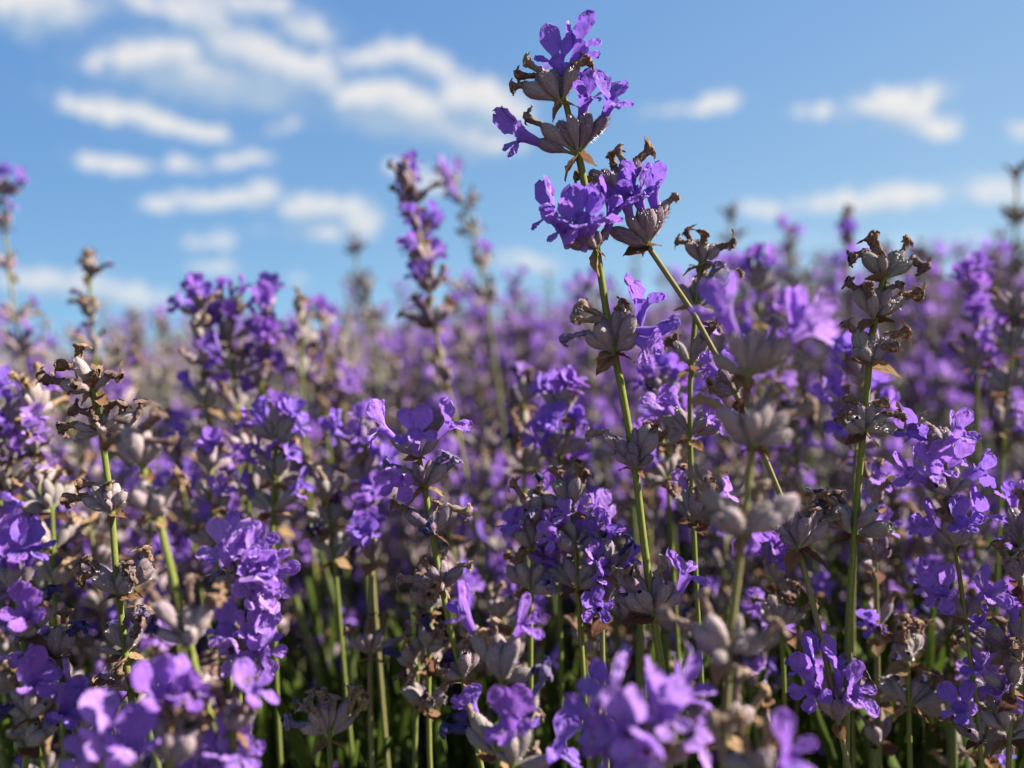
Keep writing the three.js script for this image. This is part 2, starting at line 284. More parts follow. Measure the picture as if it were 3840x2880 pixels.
// square stem with rounded edges along a curve of points; length in metres along v
function stemShape(pts, r0, r1, rings, nu = 12) {
  const curve = new THREE.CatmullRomCurve3(pts, false, 'centripetal'), L = curve.getLength(), up = V3(0, 0, 1);
  const pos = [], dir = [];
  for (let i = 0; i <= rings; i++) { pos.push(curve.getPointAt(i / rings)); dir.push(curve.getTangentAt(i / rings)); }
  const g = sheet(nu, rings, (u, v) => {
    const i = Math.round(v * rings), t = dir[i], x = up.clone().cross(t).normalize(), y = t.clone().cross(x), a = u * 6.2832 + .4, sq = 1 + .10 * Math.cos(a * 4) * 1.3, r = 1.2 * lerp(r0, r1, v) * sq * (1 + .05 * noise2(v * L * 160, r0 * 9e3));
    const p = pos[i]; return [p.x + r * (Math.cos(a) * x.x + Math.sin(a) * y.x), p.y + r * (Math.cos(a) * x.y + Math.sin(a) * y.y), p.z + r * (Math.cos(a) * x.z + Math.sin(a) * y.z)];
  }, true);
  const uv = g.attributes.uv; for (let i = 0; i < uv.count; i++) uv.setY(i, uv.getY(i) * L / 0.08);
  return g;
}

// ------------------------------------------------------------------ a lavender spike
const used = new Map();
const numbered = (n) => { const k = used.get(n) ?? 0; used.set(n, k + 1); return k ? n + '_' + String(k).padStart(3, '0') : n; };
const SPIKE = 'lavender_flower_spike';
function tag(o, label, category, group, kind) { if (label) o.userData.label = label; if (category) o.userData.category = category; if (group) o.userData.group = group; if (kind) o.userData.kind = kind; return o; }
function part(name, g, m, parent, matrix) {
  const o = new THREE.Mesh(g, m); o.name = name; o.castShadow = o.receiveShadow = true;
  if (matrix) { o.matrix.copy(matrix); o.matrix.decompose(o.position, o.quaternion, o.scale); }
  parent.add(o); return o;
}
const UP = V3(0, 1, 0);
function frame(dir, roll, upHint = UP) {                        // y along dir, z towards upHint
  const y = dir.clone().normalize(), z = upHint.clone().addScaledVector(y, -upHint.dot(y));
  if (z.lengthSq() < 1e-4) z.set(0, 0, 1).addScaledVector(y, -y.z);
  z.normalize(); const x = y.clone().cross(z);
  return new THREE.Matrix4().makeBasis(x, y, z).multiply(new THREE.Matrix4().makeRotationY(roll));
}
const place = (m, p, s) => m.clone().scale(typeof s === 'number' ? V3(s, s, s) : s).setPosition(p);
// tone: which pigments this spike has
function tones(k) { return { calyx: [[0, 4], [1, 4], [2, 0], [3, 0], [1, 3]][k % 5], petal: [[0, 2], [1, 3], [0, 1], [3, 0], [2, 0]][k % 5], stem: k % 3, dry: [[0, 2], [1, 3], [0, 1]][k % 3] }; }
function addCalyx(root, base, mouth, T, lod, bud, fat = 1) {
  const v = mouth.clone().sub(base), L = v.length(), lib = lod === 0 ? (bud ? BUD0 : CAL0) : (bud ? BUD1 : CAL1);
  const w = Math.min(L, 7.4 * MM) * fat * rr(.92, 1.16);
  part('calyx', pick(lib), CALYX[pick(T.calyx)], root, place(frame(v, rr(0, 6.28)), base, V3(w, L, w)));
}
function addFloret(root, mouth, face, T, lod, s = 1) {
  const v = face.clone().sub(mouth), k = Math.max(.8, Math.min(1.35, v.length() / (2.6 * MM))) * MM * s, m = PETAL[pick(T.petal)];
  const M = place(frame(v, rr(-.5, .5), V3(0, 1, 0)), mouth, V3(MM * s, Math.max(.75 * MM, Math.min(k, 1.6 * MM)), MM * s));
  if (lod > 0) { part('floret', pick(FLO1), m, root, M); return; }
  const t = part('floret', TUBE0, m, root, M);
  for (const L of LOBES) part('petal', pick(PET0), R() < .8 ? m : PETAL[pick(T.petal)], t, lobeMatrix(L, R));
}
function addDry(root, mouth, tip, mat, lod) {
  const v = tip.clone().sub(mouth), L = Math.max(v.length(), 1.5 * MM) * 1.12, w = 6.0 * MM * rr(.75, 1.2);
  part('withered_floret', pick(lod === 0 ? DRY0 : DRY1), mat, root, place(frame(v, rr(0, 6.28)), mouth.clone().addScaledVector(v.normalize(), -.7 * MM), V3(w, L, w)));
}
function addBract(root, foot, tip, lod, mat) {
  const v = tip.clone().sub(foot), L = v.length();
  part('bract', pick(lod === 0 ? BRA0 : BRA1), mat ?? BRACT[pick([0, 0, 1, 2])], root, place(frame(v, rr(-.7, .7)), foot, V3(L * rr(.9, 1.1), L, L)));
}
// a whorl whose calyxes radiate from a node: c calyxes, share f in flower, share w withered, share v faded blue
function whorl(root, node, axis, T, lod, o) {
  const { c = 8, f = 0, w = .5, v = .08, s = 1, lean = 0, rs = .7 * MM } = o, ref = Math.abs(axis.y) > .9 ? V3(1, 0, 0) : V3(0, 1, 0);
  const x = axis.clone().cross(ref).normalize(), z = x.clone().cross(axis), turn = o.turn ?? rr(0, 6.28);
  for (let i = 0; i < c; i++) {
    const side = i % 2, a = turn + side * Math.PI + gauss() * .75, th = (o.open ?? 1) * rr(14, 66) * DEG * (o.top && i < 2 ? .3 : 1);
    const d = axis.clone().multiplyScalar(Math.cos(th)).addScaledVector(x, Math.sin(th) * Math.cos(a)).addScaledVector(z, Math.sin(th) * Math.sin(a)).normalize();
    const L = s * rr(5.0, 6.6) * MM, base = node.clone().addScaledVector(d, rs + s * rr(.1, .9) * MM).addScaledVector(axis, s * rr(-.3, 1.4) * MM), mouth = base.clone().addScaledVector(d, L);
    const k = R(), fl = k < f, dry = !fl && k < f + (1 - f) * w, nv = !fl && !dry && k < f + (1 - f) * (w + v);
    addCalyx(root, base, mouth, T, lod, !fl && !dry && !nv && R() < .5, s > 1.3 ? 1.1 : 1);
    if (fl) addFloret(root, mouth.clone().addScaledVector(d, -.2 * MM * s), mouth.clone().addScaledVector(d, rr(2.0, 3.2) * MM * s).addScaledVector(UP, rr(-.8, .5) * MM), T, lod, s * rr(.72, .96));
    else if (dry || nv) { const e = d.clone().addScaledVector(V3(gauss(), gauss() * .7 - .1, gauss()), .55).normalize(); addDry(root, mouth, mouth.clone().addScaledVector(e, s * rr(2.6, 5.0) * MM), nv ? pick(NAVY) : DRY[pick(T.dry)], lod); }
  }
  for (let i = 0; i < (o.b ?? 2); i++) {
    const a = turn + Math.PI * i + gauss() * .4, d = x.clone().multiplyScalar(Math.cos(a)).addScaledVector(z, Math.sin(a)).addScaledVector(axis, rr(-.5, .35)).normalize();
    addBract(root, node.clone().addScaledVector(d, rs * .6).addScaledVector(axis, -.4 * MM), node.clone().addScaledVector(d, rs + s * rr(3.2, 5.0) * MM), lod);
  }
}

// ------------------------------------------------------------------ ground
{
  const g = new THREE.PlaneGeometry(1600, 1600, 1, 1).rotateX(-Math.PI / 2), uv = g.attributes.uv;
  for (let i = 0; i < uv.count; i++) uv.setXY(i, uv.getX(i) * 1600 / 0.5, uv.getY(i) * 1600 / 0.5);
  const m = new THREE.MeshStandardMaterial({ name: 'soil', roughness: 1, map: tex(256, 256, (u, v) => { const n = .5 + .5 * fbm(u * 6, v * 6, 5), k = noise2(u * 60, v * 60); return [.085 + .05 * n + .02 * k, .066 + .04 * n + .016 * k, .046 + .03 * n + .012 * k]; }) });
  const o = new THREE.Mesh(g, m); o.name = 'ground'; o.receiveShadow = true; tag(o, 'brown soil of the lavender field under the plants', 'ground', null, 'structure'); scene.add(o);
}

// ------------------------------------------------------------------ the spikes one can tell apart, read off the photograph
// a crop is [x, y, scale]: positions below are in the enlarged crop's own pixels
const crop = (x, y, k) => (px, py) => [x + px / k, y + py / k];
const VV = crop(0, 0, 2212 / 3840), cA = crop(1700, 0, 1.659), cB = crop(1900, 800, 1.659), cC = crop(1900, 1880, 1.659), cD = crop(2840, 600, 1.659), cE = crop(0, 1200, 2.07375), cF = crop(1300, 1400, 2.07375),
  cG = crop(2400, 1000, 2.07375), cH = crop(2400, 1600, 2.07375), cI = crop(3200, 1400, 2.592), cJ = crop(600, 1400, 2.07375), cK = crop(0, 1880, 1.659), cL = crop(900, 1880, 1.659), cM = crop(2840, 1880, 1.659);
// path: [crop, x, y, extra depth in mm] from the tip down; whorls: n = node, i = [x, y, dz, kind, x2, y2, dz2] per calyx mouth, b = bract tips, or c/f/w for a whorl by numbers
let toneAt = 0;
const nearSpikes = [];
function spike(o) {
  const T = tones(o.tone ?? toneAt++), lod = o.lod ?? 0, d = o.d, r0 = (o.r ?? .62) * MM;
  R = rng(1000 + nearSpikes.length * 17);
  const pts = o.p.map(([c, x, y, dz]) => { const q = c(x, y); return at(q[0], q[1], d + (dz ?? 0) * MM); });
  const n = pts.length, last = pts[n - 1].clone(), t = last.clone().sub(pts[n - 2]).normalize();
  for (const k of [.06, .16]) { t.lerp(V3(0, -1, 0), .45).normalize(); last.addScaledVector(t, k); if (last.y > .1) pts.push(last.clone()); }
  const foot = pts[pts.length - 1].clone(); foot.y = 0.0; foot.x += .01; pts.push(foot);
  const root = new THREE.Group(); root.name = numbered(SPIKE); root.position.copy(foot); scene.add(root);
  const loc = (v) => v.sub(foot), P = pts.map((p) => p.clone().sub(foot));
  part('stem', stemShape(P, r0 * .82, r0 * 1.12, 46), STEM[o.stem ?? T.stem], root);
  const curve = new THREE.CatmullRomCurve3(P, false, 'centripetal'), S = curve.getPoints(160);
  for (const w of o.w) {
    const c = w.k ?? VV, q = c(...w.n), wd = d + (w.dz ?? 0) * MM, guess = loc(at(q[0], q[1], wd));
    let best = 0; S.forEach((s, i) => { if (s.distanceToSquared(guess) < S[best].distanceToSquared(guess)) best = i; });
    const node = w.off ? guess : S[best].clone(), axis = S[Math.max(0, best - 2)].clone().sub(S[Math.min(160, best + 2)]).normalize();
    const depthAt = -node.clone().add(foot).applyMatrix4(camInv).z;
    const pt = (x, y, dz) => { const e = c(x, y); return loc(at(e[0], e[1], depthAt + (dz ?? 0) * MM)); };
    for (const [x, y, dz, kind, x2, y2, dz2] of w.i ?? []) {
      const mouth = pt(x, y, dz), v = mouth.clone().sub(node), len = v.length(), s = o.s ?? 1, L = Math.min(len - .3 * MM, (kind === 'L' ? 8.6 : 6.6) * MM * s);
      const b = mouth.clone().addScaledVector(v.clone().normalize(), -L).lerp(node, .08);
      if (len > 7.8 * MM * s) part('pedicel', stemShape([node.clone(), node.clone().lerp(b, .5), b.clone().addScaledVector(v.clone().normalize(), .5 * MM)], .32 * MM, .3 * MM, 4, 6), STEM[T.stem], root);
      addCalyx(root, b, mouth, T, lod, kind === 'b', (o.fat ?? 1.0));
      const e = x2 === undefined ? null : pt(x2, y2, dz2 ?? dz);
      if (kind === 'f') addFloret(root, mouth.clone().lerp(node, .06), e, T, lod, (o.fs ?? 1) * rr(.95, 1.1));
      else if (kind === 'd' || kind === 'n') addDry(root, mouth, e ?? mouth.clone().addScaledVector(v.normalize(), 3 * MM), kind === 'n' ? pick(NAVY) : DRY[pick(T.dry)], lod);
    }
    for (const [x, y, dz] of w.b ?? []) addBract(root, node.clone().addScaledVector(axis, -.3 * MM), pt(x, y, dz ?? -1), lod);
    if (w.c) whorl(root, node, axis, T, lod, { rs: r0, s: o.s ?? 1, b: w.b ? 0 : 2, ...w });
  }
  tag(root, o.l, 'lavender spike', o.g ?? 'lavender spikes that stand out of the field');
  nearSpikes.push({ root, p: o.p });
}

// the tallest, in focus against the sky
spike({ l: 'tallest flowering lavender spike, in focus, standing high against the blue sky', d: .146, tone: 2, r: .64, stem: 0, fs: 1.14,
  p: [[cA, 690, 600], [cA, 672, 650], [cA, 720, 800], [cA, 778, 965], [cA, 800, 1060], [cA, 828, 1190], [cA, 862, 1360], [cA, 895, 1560], [cB, 575, 300], [cB, 612, 560], [cB, 652, 800], [cB, 695, 985], [cB, 742, 1250], [cB, 803, 1590], [cC, 830, 50], [cC, 880, 480], [cC, 912, 700], [cC, 962, 1000], [VV, 1446, 1659]],
  w: [
    { k: cA, n: [672, 650], i: [[440, 525, 0, 'd', 335, 545], [545, 445, -1.2, 'd', 415, 395], [515, 470, 1.6, 'd', 375, 500], [745, 385, 0, 'f', 790, 300, .6], [690, 480, 1.2, 'f', 640, 370, 1.6], [765, 405, -2, 'd', 860, 335, -2], [610, 440, 1.5, 'c']], b: [[785, 625], [580, 735]] },
    { k: cA, n: [778, 970], i: [[520, 885, 0, 'f', 395, 825, -1.2], [550, 780, -1.2, 'c'], [655, 755, .6, 'c'], [735, 712, -2.6, 'c'], [855, 710, -1.8, 'c'], [950, 712, 0, 'f', 985, 620, -1.6], [800, 715, 2, 'f', 825, 590, .4], [600, 790, 2, 'd', 420, 750, 2], [830, 700, 1.5, 'c']], b: [[655, 1075], [905, 1010]] },
    { k: cA, n: [893, 1560], i: [[660, 1420, -1.2, 'f', 585, 1310, -2.6], [790, 1460, -3, 'f', 800, 1370, -6], [905, 1440, -1.4, 'c'], [965, 1410, .5, 'f', 1010, 1250, -1.2], [730, 1470, 1.2, 'c'], [840, 1480, -3.4, 'b'], [830, 1490, -2, 'f', 895, 1330, -3.6], [690, 1490, -1.5, 'f', 690, 1420, -4.4]], b: [[850, 1690, -1.5], [960, 1590]] },
    { k: cB, n: [662, 870], i: [[610, 650, 0, 'd', 435, 555], [565, 660, -1.2, 'd', 395, 680], [500, 745, -.6, 'n', 320, 775], [555, 690, -2.4, 'c'], [695, 590, 0, 'd', 745, 530], [745, 590, -1.2, 'd', 720, 600], [790, 640, -2.2, 'c'], [835, 670, .4, 'f', 845, 545, 1], [810, 720, -1.2, 'f', 940, 740, -2.6], [810, 780, -1.4, 'f', 865, 815, -2]], b: [[545, 965], [800, 880], [560, 870]] },
    { k: cB, n: [806, 1590], i: [[610, 1360, 0, 'd', 485, 1350], [690, 1390, -1.6, 'c'], [770, 1430, -2.4, 'b'], [770, 1500, -3.4, 'b'], [790, 1330, 1, 'c'], [870, 1310, 0, 'd', 965, 1330], [925, 1360, -1, 'd', 1005, 1400], [910, 1500, -1, 'b'], [680, 1490, -1.2, 'c'], [840, 1330, .6, 'c']], b: [[710, 1555], [870, 1625]] },
    { k: cC, n: [908, 695], i: [[700, 430, 1, 'd', 640, 405], [740, 470, -1, 'd', 705, 420], [800, 450, .4, 'd', 750, 440], [745, 590, -2, 'c'], [680, 590, 0, 'd', 660, 570], [935, 450, .2, 'd', 1030, 400], [990, 510, -1.4, 'c'], [1085, 560, 0, 'f', 1120, 440, .4], [1020, 500, 1, 'c'], [830, 560, -3, 'c']], b: [[735, 700], [985, 745]] },
  ] });
// the second stem beside it, leaning
spike({ l: 'leaning lavender spike whose flowers touch the tallest spike, green stem running down behind it', d: .149, tone: 2, r: .50, stem: 2, fs: 1.14,
  p: [[cA, 1005, 1200], [cA, 1040, 1290], [cA, 1110, 1420], [cA, 1207, 1530], [VV, 1440, 592], [VV, 1490, 664], [VV, 1570, 810], [VV, 1648, 975], [cH, 1080, 490], [cH, 1230, 960, -2], [cM, 345, 620, -3], [cM, 470, 1180, -4], [cM, 505, 1370, -4], [cM, 570, 1659, -4]],
  w: [
    { k: cA, n: [1040, 1290], i: [[1150, 995, 0, 'd', 1265, 915], [1055, 1010, -.6, 'd', 985, 920], [1000, 1040, 1, 'd', 960, 930], [860, 1060, 0, 'c'], [940, 1050, -1.6, 'c'], [855, 1120, -1, 'd', 735, 1095], [1000, 1060, -2.2, 'b']], b: [[1130, 1190]] },
    { k: cA, n: [1207, 1530], i: [[1150, 1310, -1, 'c'], [1235, 1300, -2, 'c'], [1300, 1290, -.6, 'c'], [1260, 1290, 1.2, 'f', 1230, 1175, -.6], [985, 1420, -1.6, 'L'], [1090, 1330, -1.5, 'f', 1060, 1220, -3.6], [1040, 1460, -2.5, 'L'], [1330, 1260, 1.6, 'd', 1390, 1190], [1170, 1290, -1.8, 'f', 1120, 1160, -3]], b: [[1285, 1500], [1165, 1585], [1060, 1560]] },
    { k: VV, n: [1600, 865], c: 6, f: .2, w: .6 },
    { k: cH, n: [1232, 965], dz: -2, i: [[1210, 660, 0, 'c'], [1330, 660, -1, 'd', 1320, 600], [1430, 730, 0, 'd', 1570, 680], [1290, 700, -2.4, 'c'], [1080, 780, 1, 'c'], [1100, 850, -1, 'L'], [1390, 620, 1.5, 'n', 1450, 510]], b: [[1490, 1015], [1120, 1110], [1290, 990]] },
    { k: cM, n: [505, 1372], dz: -4, i: [[370, 1080, 1, 'f', 270, 960, -1], [505, 1130, 0, 'f', 520, 965, -1], [400, 1210, -2, 'f', 320, 1150, -4.6], [545, 1240, -2, 'f', 600, 1200, -4.4], [620, 1180, 0, 'd', 735, 1155], [600, 1100, 1.4, 'd', 705, 1055], [470, 1230, -3, 'c'], [620, 1000, 2, 'c']], b: [[515, 1480, -2.5], [560, 1420]] },
  ] });
// the withered one against the horizon
spike({ l: 'withered grey spike with stacked crowns of dry pods on a bright green stem, no flowers', d: .147, tone: 0, r: .62, stem: 0,
  p: [[cD, 795, 690], [cD, 788, 748], [cD, 765, 860], [cD, 725, 1010], [cD, 692, 1288], [cD, 668, 1600], [VV, 1862, 960], [VV, 1846, 1150], [VV, 1832, 1370], [VV, 1828, 1600]],
  w: [
    { k: cD, n: [790, 748], i: [[665, 575, 0, 'd', 548, 600], [780, 590, -2, 'd', 690, 450, -1], [905, 570, 0, 'd', 975, 485], [970, 620, -1, 'd', 1055, 682], [740, 590, 1.4, 'd', 700, 470, 2], [860, 570, 1.5, 'c']], b: [[670, 690], [850, 770]] },
    { k: cD, n: [727, 1003], i: [[612, 800, 0, 'd', 522, 770], [705, 830, -2.4, 'd', 690, 750, -2], [815, 800, -1, 'd', 925, 760], [900, 845, 0, 'd', 1018, 842], [750, 800, 1.4, 'c'], [840, 900, -2.4, 'c']], b: [[610, 1035], [845, 975], [700, 1050]] },
    { k: cD, n: [692, 1288], i: [[605, 1060, 0, 'd', 545, 985], [660, 1080, 1, 'c'], [720, 1060, .4, 'c'], [815, 1090, 0, 'd', 942, 1058], [790, 1160, -1.4, 'd', 872, 1162], [655, 1170, -3, 'b'], [600, 1170, -1, 'c']], b: [[880, 1282], [580, 1195]] },
    { k: cD, n: [666, 1690], i: [[630, 1510, 0, 'd', 555, 1460], [565, 1580, -1.2, 'd', 470, 1590], [720, 1520, 0, 'd', 800, 1490], [800, 1580, 0, 'd', 925, 1550], [850, 1650, .8, 'c'], [540, 1640, -2, 'd', 500, 1560], [740, 1630, -2.4, 'c'], [620, 1610, -3, 'c']], b: [[770, 1760], [560, 1740]] },
    { k: VV, n: [1843, 1165], c: 10, w: .6, open: 1.15 }, { k: VV, n: [1832, 1370], c: 0, b: [] },
  ] });
// the pale withered one
spike({ l: 'pale withered spike with dry brown flower ends and a single bud on top', d: .149, tone: 3, r: .56, stem: 0,
  p: [[cE, 690, 400], [cE, 705, 500], [cE, 718, 620], [cE, 750, 750], [cE, 815, 1000], [cE, 850, 1290], [cE, 868, 1480], [cK, 690, 150], [cK, 738, 560], [cK, 770, 850], [cK, 800, 1080], [cK, 832, 1420], [VV, 288, 1659]],
  w: [
    { k: cE, n: [712, 560], i: [[610, 290, 0, 'd', 625, 165], [600, 370, 1.6, 'd', 460, 345], [475, 480, 0, 'd', 310, 470], [600, 500, -3.4, 'd', 615, 515, -6], [760, 385, 1, 'd', 795, 385], [850, 425, 0, 'd', 975, 480], [520, 530, .8, 'c']], b: [[600, 640], [850, 640], [720, 390]] },
    { k: cE, n: [795, 880], i: [[690, 720, 0, 'd', 560, 680], [575, 815, 0, 'd', 415, 825], [740, 775, -1, 'd', 660, 690], [590, 900, -1, 'c'], [950, 745, .6, 'd', 1000, 630], [1065, 735, 0, 'd', 1115, 605], [820, 720, 1, 'd', 850, 600], [800, 850, -3.6, 'b'], [900, 780, -1.5, 'c']], b: [[730, 790], [900, 900]] },
    { k: cE, n: [866, 1490], i: [[720, 1285, 0, 'd', 600, 1258], [650, 1375, 0, 'd', 495, 1375], [700, 1435, -1, 'c'], [825, 1310, -1, 'd', 800, 1250], [900, 1270, .8, 'c'], [970, 1330, 0, 'c'], [830, 1400, -3, 'c']], b: [[825, 1615], [960, 1490]] },
    { k: cK, n: [728, 585], i: [[600, 410, 0, 'd', 535, 330], [775, 440, -1.4, 'd', 775, 350], [850, 400, 0, 'd', 900, 370], [930, 350, .8, 'd', 915, 250], [820, 500, -2.4, 'd', 850, 480], [560, 450, -.4, 'd', 480, 460], [650, 420, 1, 'c'], [960, 410, 1.6, 'c']], b: [[855, 560], [640, 590]] },
    { k: cK, n: [775, 960], c: 8, w: .3, v: .5, s: .85 }, { k: cK, n: [797, 1195], i: [[740, 1080, -1.6, 'd', 695, 1010], [830, 1090, -1, 'd', 1010, 985], [640, 1090, 0, 'n', 610, 1080], [690, 1130, -1, 'd', 600, 1160], [880, 1040, .6, 'd', 940, 1000], [720, 1060, 1, 'c']], b: [[730, 1240], [860, 1200]] },
  ] });
// the blurred grey one in front of it
spike({ l: 'blurred grey-brown spike close to the camera, swollen pods, no flowers, overlapping the pale withered spike', d: .118, tone: 3, r: .56, stem: 0, s: 1.0, fat: .92,
  p: [[cE, 1085, 1060], [cE, 1105, 1170], [cE, 1205, 1530], [cK, 985, 130], [cK, 1080, 500], [cK, 1180, 890], [cK, 1240, 1130], [cK, 1300, 1400], [VV, 500, 1659]],
  w: [
    { k: cE, n: [1105, 1170], i: [[900, 930, -.5, 'd', 760, 935], [985, 830, .8, 'd', 960, 720], [1180, 940, 0, 'd', 1390, 985], [1040, 870, -1, 'c'], [1130, 840, 1, 'd', 1290, 695], [1240, 960, 1.2, 'c']], b: [[1200, 1230], [1030, 1220]] },
    { k: cE, n: [1205, 1530], i: [[1040, 1330, -3, 'c'], [1120, 1250, -1.4, 'c'], [1350, 1270, 0, 'd', 1450, 1190], [1230, 1390, -4, 'b'], [1250, 1300, .4, 'c'], [1290, 1480, -2, 'b']], b: [[1050, 1560], [1290, 1590]] },
    { k: cK, n: [1185, 885], i: [[970, 610, -2, 'd', 880, 520], [1190, 790, -4, 'b'], [1190, 640, 0, 'd', 1160, 450], [1270, 690, 0, 'd', 1345, 560], [960, 800, -1, 'n', 900, 770], [1300, 620, .8, 'd', 1420, 560], [1060, 700, 1, 'c']], b: [[1180, 960], [1100, 910]] },
    { k: cK, n: [1290, 1350], c: 8, f: .15, w: .6 },
  ] });
// the centre one with three florets
spike({ l: 'thin in-focus spike with three open violet florets on its crown above faded blue ones', d: .149, tone: 2, r: .5, stem: 0,
  p: [[cF, 552, 600], [cF, 572, 645], [cF, 605, 890], [cF, 640, 1080], [cF, 690, 1350], [cF, 722, 1590], [VV, 975, 1370], [cL, 1390, 1100], [VV, 1040, 1659]],
  w: [
    { k: cF, n: [572, 650], i: [[360, 500, 0, 'f', 235, 400, -.4], [535, 570, -3, 'f', 530, 420, -6], [725, 480, 0, 'f', 830, 360, -.5], [480, 560, 1.5, 'c']], b: [[440, 650], [640, 650]] },
    { k: cF, n: [612, 890], i: [[655, 680, .8, 'c'], [790, 720, 0, 'n', 860, 620], [440, 800, -1.4, 'f', 395, 830, -4.6], [390, 740, .5, 'n', 260, 730], [530, 690, 0, 'c'], [700, 700, 1.4, 'n', 780, 580], [500, 750, 1, 'c'], [560, 720, -2, 'c']], b: [[755, 880, -2], [470, 980], [420, 1010]] },
    { k: cF, n: [692, 1240], i: [[450, 1050, 0, 'd', 320, 1030], [585, 1060, 1, 'c'], [685, 1045, 0, 'd', 700, 970], [800, 1040, 0, 'd', 980, 1095], [640, 1170, -3.6, 'n', 580, 1260, -5], [560, 1120, -1, 'c'], [820, 1050, 1.5, 'c']], b: [[835, 1285], [600, 1240]] },
    { k: cF, n: [742, 1690], i: [[630, 1510, -1, 'd', 550, 1440], [510, 1600, 0, 'd', 370, 1580], [755, 1450, 1, 'd', 760, 1335], [885, 1490, 0, 'd', 1000, 1490], [720, 1640, -3.6, 'd', 725, 1650, -6], [690, 1570, 1, 'c'], [600, 1570, -1.6, 'c'], [820, 1560, 1.2, 'c']], b: [[640, 1720], [820, 1720]] },
    { k: cL, n: [1390, 1100], i: [[1400, 910, 0, 'd', 1400, 830], [1270, 1060, -1, 'd', 1190, 1055], [1320, 1000, .6, 'c'], [1480, 930, 1, 'd', 1570, 960], [1400, 950, -2, 'c']], b: [[1330, 1110], [1500, 1160]] },
  ] });
// the blurred one in front, between
spike({ l: 'very close blurred spike with pale purple florets on top and bare pods below', d: .113, tone: 4, r: .56, stem: 2, s: 1.0, fat: 1.05, fs: 1.05,
  p: [[cG, 820, 760], [cG, 832, 860], [cG, 850, 1100], [cG, 870, 1360], [cH, 835, 560], [cH, 800, 840], [cH, 730, 1300], [cH, 700, 1700], [VV, 1562, 1659]],
  w: [
    { k: cG, n: [832, 860], i: [[725, 500, -1, 'f', 640, 350, -1.6], [1160, 560, 0, 'f', 1370, 430, -1], [900, 500, -1, 'b'], [560, 700, 0, 'c'], [1010, 580, -2, 'n', 1060, 380], [1080, 640, 1, 'c'], [830, 540, 1, 'c'], [1180, 640, 1.5, 'f', 1300, 300, 0]], b: [[830, 1000, -2], [690, 860]] },
    { k: cG, n: [872, 1390], i: [[610, 1080, 0, 'd', 430, 950], [870, 1110, -2, 'b'], [980, 1060, -1, 'c'], [1150, 1160, 0, 'd', 1400, 1110], [640, 1210, 1, 'c'], [1180, 1280, -1, 'c'], [1010, 1000, 1.5, 'd', 1100, 900], [730, 1130, .5, 'c']], b: [[740, 1440], [1050, 1460]] },
    { k: cH, n: [802, 845], i: [[500, 480, 0, 'd', 330, 350], [700, 640, -3.4, 'b'], [560, 690, -1, 'c'], [1010, 590, 0, 'c'], [1230, 560, .6, 'c'], [900, 560, 1, 'd', 880, 400], [1090, 680, -1, 'c'], [620, 560, 1, 'c']], b: [[690, 960], [930, 900]] },
    { k: cC, n: [1400, 960], i: [[1160, 790, 0, 'd', 940, 690], [1250, 690, -1, 'd', 1170, 540], [1290, 980, -3.4, 'b'], [1530, 800, 0, 'c'], [1600, 860, .6, 'd', 1720, 740], [1440, 700, 1, 'c'], [1180, 900, 1, 'c'], [1480, 880, -2, 'c']], b: [[1235, 1120], [1500, 1010]] },
    { k: VV, n: [1566, 1600], c: 4, w: .7 },
  ] });
// the flowering one on the sunny side
spike({ l: 'in-focus spike with tiers of violet florets on a thin stem at the sunny side', d: .150, tone: 2, r: .42, stem: 0,
  p: [[cI, 880, 700], [cI, 890, 800], [cI, 945, 1180], [cI, 905, 1400], [cM, 1235, 290], [cM, 1262, 520], [cM, 1292, 735], [cM, 1345, 1100], [cM, 1378, 1490], [VV, 2122, 1659]],
  w: [
    { k: cI, n: [882, 820], i: [[690, 640, 0, 'f', 540, 540, -.8], [740, 520, .4, 'd', 600, 400], [900, 530, 1, 'c'], [950, 650, -1.4, 'f', 1030, 570, -4], [800, 660, -2.4, 'd', 800, 590, -4]], b: [[960, 790]] },
    { k: cI, n: [948, 1180], i: [[680, 1040, 0, 'f', 530, 960, -.5], [790, 1030, -2, 'f', 790, 900, -4.6], [990, 910, -1.4, 'b'], [1140, 1020, 0, 'f', 1260, 940, -.3], [880, 960, 1, 'f', 980, 840, 1.4], [820, 1100, -3, 'c']], b: [[1000, 1225], [860, 1210]] },
    { k: cM, n: [1238, 290], i: [[1110, 180, .2, 'f', 1030, 100, -1.6], [1180, 110, -2, 'd', 1190, 90, -3], [1245, 190, -1.2, 'f', 1280, 100, -3.8], [1110, 180, 1, 'c'], [1330, 150, 1, 'f', 1390, 60, 0]], b: [[1250, 310], [1290, 270]] },
    { k: cM, n: [1290, 738], i: [[1190, 590, 0, 'f', 1130, 550, -2.4], [1380, 600, 0, 'f', 1440, 560, -2.6], [1230, 610, 1, 'c'], [1330, 600, 1, 'c'], [1080, 590, 1.4, 'f', 1040, 480, 1]], b: [[1220, 740], [1360, 770]] },
    { k: cM, n: [1376, 1485], i: [[1290, 1340, 0, 'f', 1245, 1250, -2], [1385, 1320, 1, 'd', 1400, 1240], [1330, 1430, -2.6, 'c'], [1420, 1490, -2, 'c'], [1240, 1380, 1, 'd', 1200, 1300]], b: [[1300, 1500]] },
  ] });
